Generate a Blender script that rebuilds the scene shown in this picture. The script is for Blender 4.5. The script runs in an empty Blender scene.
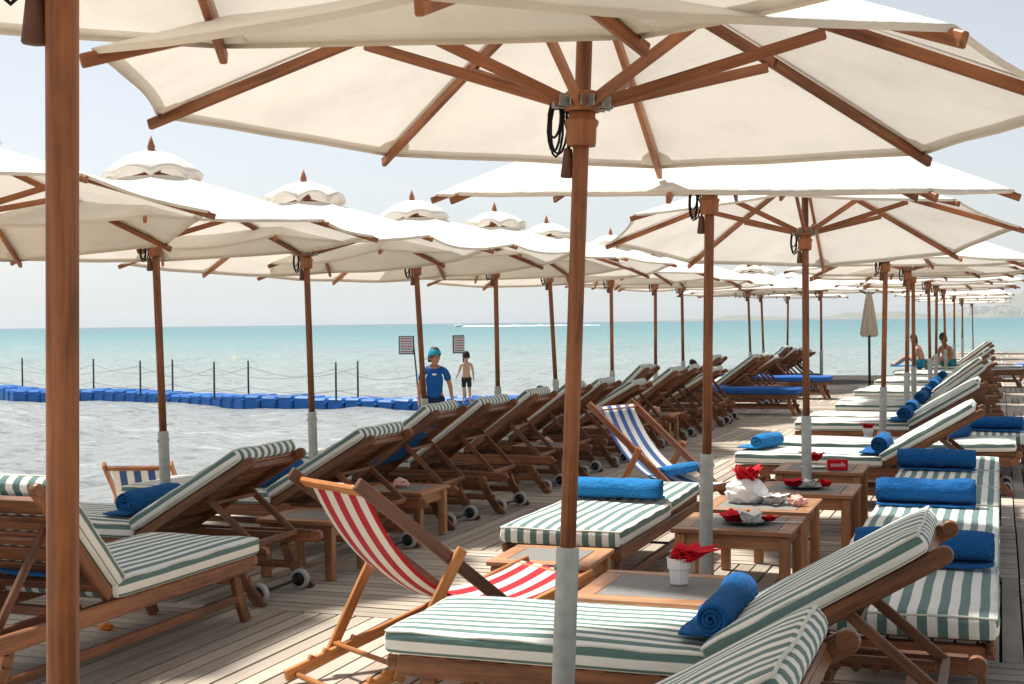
import bpy, bmesh, math, random
from mathutils import Vector, Matrix, noise
random.seed(7)
R = math.radians
PI = math.pi
sc = bpy.context.scene
col = sc.collection

# ------------------------------------------------------------------ camera
FPX, YAW, PITCH, ROLL, CAMZ = 1330.0, R(20.15), R(.853), .0117, 1.57
cf = Vector((-math.sin(YAW)*math.cos(PITCH), math.cos(YAW)*math.cos(PITCH), -math.sin(PITCH)))
r0 = Vector((math.cos(YAW), math.sin(YAW), 0)); u0 = r0.cross(cf)
cr = r0*math.cos(ROLL) - u0*math.sin(ROLL); cu = r0*math.sin(ROLL) + u0*math.cos(ROLL)
cam = bpy.data.objects.new('camera', bpy.data.cameras.new('camera')); col.objects.link(cam)
cam.matrix_world = Matrix(((cr.x, cu.x, -cf.x, 0), (cr.y, cu.y, -cf.y, 0), (cr.z, cu.z, -cf.z, CAMZ), (0, 0, 0, 1)))
cam.data.sensor_width = 36; cam.data.lens = FPX*36/1024
cam.data.clip_start = .05; cam.data.clip_end = 60000
sc.camera = cam

# ------------------------------------------------------------------ sky, sun, exposure
SUN_EL = R(66); SUN_DIR = Vector((-.85, .30, 0)).normalized()
world = bpy.data.worlds.new('World'); sc.world = world; world.use_nodes = True
wn, wl = world.node_tree.nodes, world.node_tree.links
wn.clear()
sky = wn.new('ShaderNodeTexSky'); sky.sky_type = 'NISHITA'; sky.sun_disc = False
sky.sun_elevation = SUN_EL; sky.sun_rotation = math.atan2(SUN_DIR.x, SUN_DIR.y)
sky.air_density = 1.0; sky.dust_density = .8; sky.ozone_density = 1.0
hs = wn.new('ShaderNodeHueSaturation'); hs.inputs['Saturation'].default_value = .34
bg = wn.new('ShaderNodeBackground'); bg.inputs['Strength'].default_value = .061
wo = wn.new('ShaderNodeOutputWorld')
wl.new(sky.outputs[0], hs.inputs['Color']); wl.new(hs.outputs[0], bg.inputs['Color']); wl.new(bg.outputs[0], wo.inputs['Surface'])
sl = bpy.data.lights.new('sun', 'SUN'); sl.energy = 3.25; sl.angle = R(5); sl.color = (1, .95, .87)
so = bpy.data.objects.new('sun', sl); col.objects.link(so)
sdir = SUN_DIR*math.cos(SUN_EL) + Vector((0, 0, math.sin(SUN_EL)))
so.rotation_euler = sdir.to_track_quat('Z', 'Y').to_euler(); so.location = (0, 0, 30)
vs = sc.view_settings; vs.view_transform = 'Standard'; vs.look = 'None'; vs.exposure = 1.2; vs.gamma = 1; vs.use_curve_mapping = False
sc.render.engine = 'CYCLES'
sc.cycles.use_denoising = True
sc.cycles.max_bounces = 8; sc.cycles.diffuse_bounces = 4; sc.cycles.transmission_bounces = 4; sc.cycles.volume_bounces = 0
sc.cycles.sample_clamp_indirect = 6

# ------------------------------------------------------------------ materials
def newmat(name):
    m = bpy.data.materials.new(name); m.use_nodes = True
    nt = m.node_tree; nt.nodes.clear()
    out = nt.nodes.new('ShaderNodeOutputMaterial')
    return m, nt, out
def N(nt, t, **kw):
    n = nt.nodes.new(t)
    for k, v in kw.items():
        if hasattr(n, k): setattr(n, k, v)
        else: n.inputs[k.replace('_', ' ')].default_value = v
    return n
def prin(nt, out, color=None, rough=.6, spec=.4, metal=0):
    b = nt.nodes.new('ShaderNodeBsdfPrincipled')
    if color is not None: b.inputs['Base Color'].default_value = (*color, 1)
    b.inputs['Roughness'].default_value = rough
    b.inputs['Specular IOR Level'].default_value = spec
    b.inputs['Metallic'].default_value = metal
    nt.links.new(b.outputs[0], out.inputs['Surface'])
    return b
def ramp(nt, fac, stops):
    r_ = nt.nodes.new('ShaderNodeValToRGB')
    e = r_.color_ramp.elements
    while len(e) < len(stops): e.new(.5)
    for i, (p, c) in enumerate(stops):
        e[i].position = p; e[i].color = (*c, 1) if len(c) == 3 else c
    nt.links.new(fac, r_.inputs['Fac'])
    return r_
def bump(nt, b, height, strength=.3, dist=.01):
    bp = nt.nodes.new('ShaderNodeBump'); bp.inputs['Strength'].default_value = strength; bp.inputs['Distance'].default_value = dist
    nt.links.new(height, bp.inputs['Height']); nt.links.new(bp.outputs[0], b.inputs['Normal'])
def mapping(nt, src, scale):
    m = nt.nodes.new('ShaderNodeMapping'); m.inputs['Scale'].default_value = scale
    nt.links.new(src, m.inputs['Vector']); return m.outputs[0]
def noise_tex(nt, vec, scale, detail=4, rough=.6):
    n = nt.nodes.new('ShaderNodeTexNoise'); n.inputs['Scale'].default_value = scale
    n.inputs['Detail'].default_value = detail; n.inputs['Roughness'].default_value = rough
    nt.links.new(vec, n.inputs['Vector']); return n.outputs['Fac']

def plain(name, color, rough=.6, spec=.35, metal=0, var=.12, scale=30, bmp=.15):
    m, nt, out = newmat(name)
    b = prin(nt, out, color, rough, spec, metal)
    tc = nt.nodes.new('ShaderNodeTexCoord')
    f = noise_tex(nt, tc.outputs['Object'], scale)
    rp = ramp(nt, f, [(.25, tuple(max(0, c*(1-var)) for c in color)), (.75, tuple(min(1, c*(1+var)) for c in color))])
    nt.links.new(rp.outputs[0], b.inputs['Base Color'])
    if bmp: bump(nt, b, f, bmp, .004)
    return m
def wood(name, dark, light, rough=.45, spec=.4, stain=None):
    # grain runs along the UV u axis (metres along each piece)
    m, nt, out = newmat(name)
    b = prin(nt, out, light, rough, spec)
    uv = nt.nodes.new('ShaderNodeUVMap')
    g = noise_tex(nt, mapping(nt, uv.outputs[0], (3.0, 60, 1)), 1.0, 5, .65)
    g2 = noise_tex(nt, mapping(nt, uv.outputs[0], (.9, 9, 1)), 1.0, 3, .5)
    mx = N(nt, 'ShaderNodeMath', operation='ADD'); nt.links.new(g, mx.inputs[0]); nt.links.new(g2, mx.inputs[1])
    hf = N(nt, 'ShaderNodeMath', operation='MULTIPLY'); nt.links.new(mx.outputs[0], hf.inputs[0]); hf.inputs[1].default_value = .5
    g3 = noise_tex(nt, mapping(nt, uv.outputs[0], (2.2, 4, 1)), 1.0, 4, .7)
    h2 = N(nt, 'ShaderNodeMath', operation='MULTIPLY_ADD'); nt.links.new(g3, h2.inputs[0]); h2.inputs[1].default_value = .45; nt.links.new(hf.outputs[0], h2.inputs[2])
    rp = ramp(nt, h2.outputs[0], [(.57, dark), (.71, tuple(a*.4+c*.6 for a, c in zip(dark, light))), (.86, tuple(c*1.15 for c in light))])
    oi = nt.nodes.new('ShaderNodeObjectInfo')
    mr = nt.nodes.new('ShaderNodeMapRange'); mr.inputs['To Min'].default_value = .78; mr.inputs['To Max'].default_value = 1.2
    nt.links.new(oi.outputs['Random'], mr.inputs['Value'])
    hv = nt.nodes.new('ShaderNodeHueSaturation'); nt.links.new(mr.outputs[0], hv.inputs['Value']); nt.links.new(rp.outputs[0], hv.inputs['Color'])
    nt.links.new(hv.outputs[0], b.inputs['Base Color'])
    bump(nt, b, g, .25, .002)
    return m
def stripes(name, ca, cb, period, duty=.5, phase=0.0, rough=.85, trans=0):
    # bands along UV u; weave and creases from noise
    m, nt, out = newmat(name)
    b = prin(nt, out, ca, rough, .2)
    b.inputs['Sheen Weight'].default_value = .15
    uv = nt.nodes.new('ShaderNodeUVMap')
    sep = nt.nodes.new('ShaderNodeSeparateXYZ'); nt.links.new(uv.outputs[0], sep.inputs[0])
    dv = N(nt, 'ShaderNodeMath', operation='MULTIPLY_ADD'); nt.links.new(sep.outputs[0], dv.inputs[0]); dv.inputs[1].default_value = 1/period; dv.inputs[2].default_value = phase
    fr = N(nt, 'ShaderNodeMath', operation='FRACT'); nt.links.new(dv.outputs[0], fr.inputs[0])
    tc = nt.nodes.new('ShaderNodeTexCoord')
    fade = noise_tex(nt, mapping(nt, uv.outputs[0], (9, 4, 1)), 1.0, 4)
    rp = ramp(nt, fr.outputs[0], [(0, ca), (duty-.03, ca), (duty, cb), (.97, cb), (1, ca)])
    hv = nt.nodes.new('ShaderNodeHueSaturation'); nt.links.new(rp.outputs[0], hv.inputs['Color'])
    mr = nt.nodes.new('ShaderNodeMapRange'); mr.inputs['To Min'].default_value = .88; mr.inputs['To Max'].default_value = 1.1
    nt.links.new(fade, mr.inputs['Value']); nt.links.new(mr.outputs[0], hv.inputs['Value'])
    nt.links.new(hv.outputs[0], b.inputs['Base Color'])
    wv = noise_tex(nt, mapping(nt, uv.outputs[0], (14, 5, 1)), 1.0, 3)
    bump(nt, b, wv, .5, .03)
    if trans:
        t = nt.nodes.new('ShaderNodeBsdfTranslucent'); nt.links.new(hv.outputs[0], t.inputs['Color'])
        ms = nt.nodes.new('ShaderNodeMixShader'); ms.inputs[0].default_value = trans
        nt.links.new(b.outputs[0], ms.inputs[1]); nt.links.new(t.outputs[0], ms.inputs[2]); nt.links.new(ms.outputs[0], out.inputs['Surface'])
    return m
def canvas(name, color, trans):
    m, nt, out = newmat(name)
    b = prin(nt, out, color, .9, .15)
    tc = nt.nodes.new('ShaderNodeTexCoord')
    f = noise_tex(nt, tc.outputs['Object'], 1.6, 5, .6)
    f2 = noise_tex(nt, mapping(nt, tc.outputs['Object'], (1, 1, 4)), 9, 4, .6)
    rp = ramp(nt, f, [(.27, tuple(c*.84 for c in color)), (.55, color), (.8, tuple(min(1, c*1.04) for c in color))])
    nt.links.new(rp.outputs[0], b.inputs['Base Color'])
    f3 = noise_tex(nt, mapping(nt, tc.outputs['Object'], (1, 1, 2.5)), 3.2, 5, .62)
    am = N(nt, 'ShaderNodeMath', operation='MULTIPLY_ADD'); nt.links.new(f3, am.inputs[0]); am.inputs[1].default_value = 2.0; nt.links.new(f2, am.inputs[2])
    bump(nt, b, am.outputs[0], .35, .03)
    t = nt.nodes.new('ShaderNodeBsdfTranslucent'); nt.links.new(rp.outputs[0], t.inputs['Color'])
    ms = nt.nodes.new('ShaderNodeMixShader'); ms.inputs[0].default_value = trans
    nt.links.new(b.outputs[0], ms.inputs[1]); nt.links.new(t.outputs[0], ms.inputs[2]); nt.links.new(ms.outputs[0], out.inputs['Surface'])
    return m

M = {}
M['teak'] = wood('teak_lounger', (.055, .022, .011), (.265, .107, .047))
M['teak_red'] = wood('teak_umbrella', (.12, .041, .017), (.37, .142, .060), .5, .35)
M['teak_gold'] = wood('oiled_deckchair', (.27, .095, .028), (.50, .21, .07), .4)
M['teak_brown'] = wood('dark_deckchair_rail', (.06, .024, .014), (.14, .058, .034), .5)
M['teak_table'] = wood('teak_table', (.19, .078, .032), (.44, .215, .10), .45)
M['stripe'] = stripes('green_white_stripe', (.115, .20, .182), (.80, .79, .73), .072, .5, .25)
M['stripe_red'] = stripes('red_white_stripe', (.52, .018, .03), (.80, .77, .70), .128, .5, .0, trans=.22)
M['stripe_blue'] = stripes('blue_white_stripe', (.06, .14, .38), (.80, .79, .76), .12, .5, .05, trans=.22)
M['blue_cushion'] = plain('blue_cushion', (.02, .10, .36), .85, .2, var=.2, scale=8)
M['canvas'] = canvas('cream_canvas', (.90, .86, .79), .23)
M['canvas_hem'] = canvas('double_stitched_canvas', (.86, .80, .70), .05)
M['canvas_tan'] = canvas('tan_canvas', (.66, .57, .46), .2)
M['sleeve'] = plain('galvanised_sleeve', (.42, .44, .415), .5, .5, .1, .2, 22, .2)
M['bracket'] = plain('steel_bracket', (.42, .42, .40), .35, .5, .7)
M['cord'] = plain('black_cord', (.012, .012, .014), .7)
def terry(name, c):
    m = plain(name, c, .95, .1, var=.3, scale=90, bmp=0)
    nt = m.node_tree; bb = [n for n in nt.nodes if n.type == 'BSDF_PRINCIPLED'][0]; bb.inputs['Sheen Weight'].default_value = .06
    tc = nt.nodes.new('ShaderNodeTexCoord'); f = noise_tex(nt, tc.outputs['Object'], 150, 3); g = noise_tex(nt, mapping(nt, tc.outputs['Object'], (1, 1, 2)), 16, 4, .6)
    ad = N(nt, 'ShaderNodeMath', operation='MULTIPLY_ADD'); nt.links.new(g, ad.inputs[0]); ad.inputs[1].default_value = 3.5; nt.links.new(f, ad.inputs[2])
    bump(nt, bb, ad.outputs[0], .9, .010); return m
M['towel'] = terry('blue_towel', (.010, .115, .34))
M['towel_light'] = terry('sky_blue_towel', (.02, .20, .50))
#'blue_towel', (.008, .125, .38), .95, .1, var=.25, scale=120, bmp=.6)
#'sky_blue_towel', (.025, .17, .46), .95, .1, var=.25, scale=120, bmp=.6)
M['rubber'] = plain('grey_tyre', (.42, .43, .42), .6)
M['black'] = plain('black_plastic', (.012, .012, .013), .5)
M['stone'] = plain('stone_inlay', (.20, .197, .185), .6, .3, var=.25, scale=60)
M['piping'] = plain('cream_piping', (.66, .66, .58), .8, .2)
M['white'] = plain('white_ceramic', (.78, .78, .77), .35, .5, var=.03, bmp=.02)
M['paper'] = plain('white_paper', (.80, .79, .78), .8, .2, var=.04)
M['red'] = plain('red_napkin', (.58, .008, .02), .8, .2, var=.18, scale=25)
M['pink'] = plain('pink_red_packet', (.74, .42, .38), .6, .3, var=.35, scale=40)
M['plate'] = plain('dark_green_plate', (.035, .06, .055), .3, .5)
M['steel'] = plain('cutlery_steel', (.55, .56, .57), .25, .5, .9)
M['float'] = plain('blue_float', (.003, .12, .42), .45, .4, var=.18, scale=3)
M['post'] = plain('dark_post', (.045, .05, .055), .6)
M['rope'] = plain('rope', (.22, .21, .19), .9)
M['yellow'] = plain('yellow_buoy', (.75, .52, .02), .5)
M['orange'] = plain('orange_peel', (.75, .22, .01), .6)
M['skin'] = plain('skin_tan', (.42, .20, .115), .55, .35, var=.1, scale=12, bmp=.05)
M['skin_pale'] = plain('skin_light', (.55, .31, .20), .55, .35, var=.1, scale=12, bmp=.05)
M['hair'] = plain('black_hair', (.012, .010, .009), .6)
M['shirt'] = plain('blue_tshirt', (.008, .085, .30), .85, .2, var=.15, scale=9, bmp=.3)
M['shorts'] = plain('navy_shorts', (.012, .02, .05), .85, .2)
M['cap'] = plain('turquoise_cap', (.02, .30, .42), .8, .2)
M['teal'] = plain('teal_swimwear', (.02, .22, .25), .8, .2)
M['signwhite'] = plain('sign_white', (.62, .58, .56), .5)
M['signred'] = plain('sign_red', (.5, .03, .04), .5)
M['signdark'] = plain('sign_dark', (.06, .06, .07), .5)
M['foam'] = plain('foam', (.85, .87, .87), .9, .1, var=.05)
M['boat'] = plain('boat_white', (.8, .8, .8), .3)
M['town'] = plain('far_house_wall', (.62, .60, .56), .8)

# ------------------------------------------------------------------ mesh helpers
class MB:
    def __init__(s):
        s.bm = bmesh.new(); s.uv = s.bm.loops.layers.uv.new('UVMap')
    def box(s, c, size, rot=None, bev=.004):
        c = Vector(c); h = Vector(size)/2
        ax = max(range(3), key=lambda i: size[i])
        ox, oy = random.uniform(0, 20), random.uniform(0, 20)
        oth = [i for i in range(3) if i != ax]
        b = min(bev, min(size)*.35)
        rotm = rot if rot is not None else Matrix.Identity(3)
        # chamfered box: 24 verts
        vmap = {}
        for sx in (-1, 1):
            for sy in (-1, 1):
                for sz in (-1, 1):
                    for k in range(3):
                        p = [sx*(h.x-b), sy*(h.y-b), sz*(h.z-b)]
                        p[k] += (sx, sy, sz)[k]*b
                        v = s.bm.verts.new(c + rotm @ Vector(p)); vmap[(sx, sy, sz, k)] = (v, Vector(p))
        def face(keys):
            vs_ = [vmap[k] for k in keys]
            try: f = s.bm.faces.new([v for v, _ in vs_])
            except ValueError: return
            for lp, (v, p) in zip(f.loops, vs_):
                lp[s.uv].uv = (p[ax]+ox, p[oth[0]]+p[oth[1]]+oy)
        S = (-1, 1)
        for k in range(3):
            a, d = [i for i in range(3) if i != k]
            for sg in S:
                ks = []
                for (i, j) in ((-1, -1), (1, -1), (1, 1), (-1, 1)):
                    t = [0, 0, 0]; t[k] = sg; t[a] = i; t[d] = j; ks.append((*t, k))
                face(ks)
        for k in range(3):           # edges along axis k
            a, d = [i for i in range(3) if i != k]
            for i in S:
                for j in S:
                    t0 = [0]*3; t0[a] = i; t0[d] = j; t0[k] = -1
                    t1 = list(t0); t1[k] = 1
                    face([(*t0, a), (*t0, d), (*t1, d), (*t1, a)])
        for sx in S:
            for sy in S:
                for sz in S: face([(sx, sy, sz, 0), (sx, sy, sz, 1), (sx, sy, sz, 2)])
        return s
    def bar(s, p0, p1, w, h, up=(0, 0, 1), bev=.004):
        p0, p1 = Vector(p0), Vector(p1); d = p1-p0; L = d.length; x = d.normalized()
        up = Vector(up)
        if abs(x.dot(up.normalized())) > .98: up = Vector((1, 0, 0))
        y = up.cross(x).normalized(); z = x.cross(y)
        m = Matrix((x, y, z)).transposed()
        return s.box((p0+p1)/2, (L, w, h), m, bev)
    def tube(s, pts, r, n=8, closed=False, cap=True):
        pts = [Vector(p) for p in pts]; rings = []; k = len(pts); acc = 0
        rr = r if isinstance(r, (list, tuple)) else [r]*k
        ox = random.uniform(0, 20); us = []
        pu = None
        for i, p in enumerate(pts):
            if i: acc += (p-pts[i-1]).length
            us.append(acc)
            t = (pts[(i+1) % k]-pts[i-1]) if closed else (pts[min(i+1, k-1)]-pts[max(i-1, 0)])
            t.normalize()
            if pu is None:
                pu = Vector((0, 0, 1)) if abs(t.z) < .9 else Vector((1, 0, 0))
            a = (pu - t*pu.dot(t)).normalized(); pu = a
            b = t.cross(a)
            rings.append([s.bm.verts.new(p + (a*math.cos(2*PI*j/n)+b*math.sin(2*PI*j/n))*rr[i]) for j in range(n)])
        cnt = k if closed else k-1
        for i in range(cnt):
            A, B = rings[i], rings[(i+1) % k]
            for j in range(n):
                f = s.bm.faces.new([A[j], A[(j+1) % n], B[(j+1) % n], B[j]])
                f.smooth = True
                vv = [(us[i], j), (us[i], j+1), (us[i+1] if i+1 < k else acc+.1, j+1), (us[i+1] if i+1 < k else acc+.1, j)]
                for lp, (u_, j_) in zip(f.loops, vv): lp[s.uv].uv = (u_+ox, j_/n*2*PI*rr[i]+ox)
        if cap and not closed:
            for rg, us_ in ((list(reversed(rings[0])), 0), (rings[-1], acc)):
                f = s.bm.faces.new(rg)
                for lp in f.loops: lp[s.uv].uv = (ox+us_, ox+lp.vert.co.x*.3)
        return s
    def lathe(s, prof, n=16, c=(0, 0, 0), axis=None):
        # prof: (radius, z)
        c = Vector(c); m = axis if axis is not None else Matrix.Identity(3)
        ox = random.uniform(0, 20); rings = []
        for (r_, z) in prof:
            rings.append([s.bm.verts.new(c + m @ Vector((max(r_, 1e-4)*math.cos(2*PI*j/n), max(r_, 1e-4)*math.sin(2*PI*j/n), z))) for j in range(n)])
        for i in range(len(prof)-1):
            for j in range(n):
                f = s.bm.faces.new([rings[i][j], rings[i][(j+1) % n], rings[i+1][(j+1) % n], rings[i+1][j]]); f.smooth = True
                for lp, (z_, j_) in zip(f.loops, ((prof[i][1], j), (prof[i][1], j+1), (prof[i+1][1], j+1), (prof[i+1][1], j))):
                    lp[s.uv].uv = (z_+ox, j_/n*.2+ox)
        for rg in (list(reversed(rings[0])), rings[-1]):
            try: f = s.bm.faces.new(rg)
            except ValueError: continue
            for lp in f.loops: lp[s.uv].uv = (ox+lp.vert.co.x*.5, ox+lp.vert.co.y+lp.vert.co.z*.6)
        return s
    def grid(s, fn, nu, nv, uvf=None, smooth=True):
        V = [[s.bm.verts.new(fn(i/nu, j/nv)) for j in range(nv+1)] for i in range(nu+1)]
        for i in range(nu):
            for j in range(nv):
                f = s.bm.faces.new([V[i][j], V[i+1][j], V[i+1][j+1], V[i][j+1]]); f.smooth = smooth
                for lp, (a, b) in zip(f.loops, ((i, j), (i+1, j), (i+1, j+1), (i, j+1))):
                    lp[s.uv].uv = uvf(a/nu, b/nv) if uvf else (a/nu, b/nv)
        return V
    def solid(s, fn, nu, nv, th, uvf=None):
        """a sheet of thickness th: top and bottom grids plus rim"""
        A = s.grid(fn, nu, nv, uvf)
        s.bm.normal_update()
        B = [[s.bm.verts.new(A[i][j].co - A[i][j].normal*th) for j in range(nv+1)] for i in range(nu+1)]
        def q(vs_, uvs):
            f = s.bm.faces.new(vs_); f.smooth = True
            for lp, w in zip(f.loops, uvs): lp[s.uv].uv = w
        g = uvf or (lambda a, b: (a, b))
        for i in range(nu):
            for j in range(nv):
                q([B[i][j], B[i][j+1], B[i+1][j+1], B[i+1][j]], [g(i/nu, j/nv), g(i/nu, (j+1)/nv), g((i+1)/nu, (j+1)/nv), g((i+1)/nu, j/nv)])
        def rim(a, b, c_, d_, u_, v_): q([a, b, c_, d_], [u_, v_, v_, u_])
        for i in range(nu):
            rim(A[i+1][0], A[i][0], B[i][0], B[i+1][0], g((i+1)/nu, 0), g(i/nu, 0))
            rim(A[i][nv], A[i+1][nv], B[i+1][nv], B[i][nv], g(i/nu, 1), g((i+1)/nu, 1))
        for j in range(nv):
            rim(A[0][j], A[0][j+1], B[0][j+1], B[0][j], g(0, j/nv), g(0, (j+1)/nv))
            rim(A[nu][j+1], A[nu][j], B[nu][j], B[nu][j+1], g(1, (j+1)/nv), g(1, j/nv))
        return s
    def mesh(s, name, recalc=True):
        if recalc: bmesh.ops.recalc_face_normals(s.bm, faces=s.bm.faces[:])
        me = bpy.data.meshes.new(name); s.bm.to_mesh(me); s.bm.free(); return me
    def build(s, name, mat, parent=None, recalc=True):
        me = s.mesh(name, recalc); me.materials.append(mat)
        o = bpy.data.objects.new(name, me); col.objects.link(o)
        if parent: o.parent = parent
        return o

def tag(o, label=None, cat=None, group=None, kind=None):
    if label: o['label'] = label
    if cat: o['category'] = cat
    if group: o['group'] = group
    if kind: o['kind'] = kind
    return o
def empty(name, loc=(0, 0, 0), rz=0):
    o = bpy.data.objects.new(name, None); col.objects.link(o); o.location = loc; o.rotation_euler = (0, 0, rz)
    o.empty_display_size = .2; return o
def children(o): return [c for c in bpy.data.objects if c.parent == o]
def copy_tree(o, kids=None, parent=None):
    c = o.copy(); col.objects.link(c)
    if parent is not None: c.parent = parent
    for ch in kidmap(o): copy_tree(ch, parent=c)
    return c
_kids = {}
def kidmap(o):
    if o.name not in _kids: _kids[o.name] = list(o.children)
    return _kids[o.name]

ORD = ('first second third fourth fifth sixth seventh eighth ninth tenth eleventh twelfth thirteenth fourteenth fifteenth sixteenth '
       'seventeenth eighteenth nineteenth twentieth').split()

# ================================================================== SETTING
# ---- deck: square panels of boards, grain direction alternating
def deck_boards():
    mb = MB(); bm = mb.bm
    lay = bm.loops.layers.float_color.new('tone')
    PX, PY, P = -4.1, 6.4, 2.1
    bw = .105; gap = .014
    for ix in range(-1, 5):
        for iy in range(-5, 27):
            x0, y0 = PX+ix*P, PY+iy*P
            if iy >= 12 and ix < 1: continue
            vert = (ix+iy) % 2 == 1            # boards along Y
            n = 20; w = P/n
            for k in range(n):
                t = random.random(); dz = random.uniform(-.0025, .0025)
                if vert: a = (x0+k*w+gap/2, x0+(k+1)*w-gap/2, y0+.004, y0+P-.004)
                else: a = (x0+.004, x0+P-.004, y0+k*w+gap/2, y0+(k+1)*w-gap/2)
                z1, z0 = dz, -.028
                vs_ = [bm.verts.new(Vector(p)) for p in ((a[0], a[2], z1), (a[1], a[2], z1), (a[1], a[3], z1), (a[0], a[3], z1),
                                                         (a[0], a[2], z0), (a[1], a[2], z0), (a[1], a[3], z0), (a[0], a[3], z0))]
                ox = random.uniform(0, 50)
                for idx in ((0, 1, 2, 3), (0, 4, 5, 1), (1, 5, 6, 2), (2, 6, 7, 3), (3, 7, 4, 0)):
                    f = bm.faces.new([vs_[i] for i in idx])
                    for lp in f.loops:
                        p = lp.vert.co
                        lp[mb.uv].uv = ((p.y, p.x+p.z) if vert else (p.x, p.y+p.z)); lp[mb.uv].uv.x += ox
                        lp[lay] = (t, t, t, 1)
    return mb
def deck_mat():
    m, nt, out = newmat('weathered_decking')
    b = prin(nt, out, (.3, .25, .21), .75, .3)
    uv = nt.nodes.new('ShaderNodeUVMap')
    g = noise_tex(nt, mapping(nt, uv.outputs[0], (1.6, 45, 1)), 1.0, 5, .7)
    at = nt.nodes.new('ShaderNodeVertexColor'); at.layer_name = 'tone'
    geo = nt.nodes.new('ShaderNodeNewGeometry')
    st = noise_tex(nt, geo.outputs['Position'], .9, 5, .65)
    ad = N(nt, 'ShaderNodeMath', operation='MULTIPLY_ADD'); nt.links.new(at.outputs['Color'], ad.inputs[0]); ad.inputs[1].default_value = .45; ad.inputs[2].default_value = 0
    a2 = N(nt, 'ShaderNodeMath', operation='MULTIPLY_ADD'); nt.links.new(g, a2.inputs[0]); a2.inputs[1].default_value = .5; nt.links.new(ad.outputs[0], a2.inputs[2])
    a3 = N(nt, 'ShaderNodeMath', operation='MULTIPLY_ADD'); nt.links.new(st, a3.inputs[0]); a3.inputs[1].default_value = .35; nt.links.new(a2.outputs[0], a3.inputs[2])
    rp = ramp(nt, a3.outputs[0], [(.30, (.20, .163, .128)), (.60, (.385, .328, .265)), (.92, (.50, .44, .365))])
    nt.links.new(rp.outputs[0], b.inputs['Base Color'])
    bump(nt, b, g, .3, .003)
    return m
tag(deck_boards().build('deck', deck_mat()), kind='structure')
mb = MB()
mb.box((.0, 16.0, -.16), (12.6, 46, .2)); mb.box((2.2, 46, -.165), (8.2, 34, .19))
tag(mb.build('deck_underside', plain('dark_slab', (.035, .028, .022), .9)), kind='structure')  # one solid dark slab under the boards, showing through their gaps

# ---- sand strip beside and below the deck
mb = MB()
def sandf(a, b):
    x = -14 + a*10; y = -8 + b*36
    z = -.42 - max(0, (-x-6.2))*.085 + .03*noise.noise(Vector((x*.8, y*.8, 0)))
    return Vector((x, y, z))
mb.grid(sandf, 60, 120)
tag(mb.build('beach_sand', plain('pale_sand', (.42, .34, .24), .95, .1, var=.15, scale=14)), kind='structure')

# ---- sea: one sheet to the horizon, small chop as real relief
def sea():
    mb = MB(); bm = mb.bm
    NR, NA = 420, 300
    r_a = [7.0*(9000/7.0)**((i/NR)**1.25) for i in range(NR+1)]
    rnd = random.Random(3)
    waves = []
    for k in range(26):
        lam = .55*1.17**k*rnd.uniform(.9, 1.1)
        ang = R(200)+rnd.gauss(0, .55)
        waves.append((2*PI/lam, math.cos(ang), math.sin(ang), .015*lam**.5, rnd.uniform(0, 6.28), lam))
    V = []
    for i, rr in enumerate(r_a):
        dr = (r_a[min(i+1, NR)]-r_a[max(0, i-1)])/2
        cell = max(dr, rr*R(118)/NA)
        row = []
        for j in range(NA+1):
            a = R(42) + R(118)*j/NA
            x, y = rr*math.cos(a), rr*math.sin(a)
            z = -.62
            if rr < 500:
                h = 0
                gust = .55+.9*max(0, .5+noise.noise(Vector((x*.05, y*.05, 3))))
                for (k, cx, cy, am, ph, lam) in waves:
                    if lam < cell*2.6 or lam > 9: continue
                    w = k*(x*cx+y*cy)+ph
                    s_ = math.sin(w); h += am*(s_ + .35*math.cos(2*w))
                z += h*gust*min(1, (rr-5)/10)
            row.append(bm.verts.new((x, y, z)))
        V.append(row)
    for i in range(NR):
        for j in range(NA):
            f = bm.faces.new([V[i][j], V[i+1][j], V[i+1][j+1], V[i][j+1]]); f.smooth = True
    return mb
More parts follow.
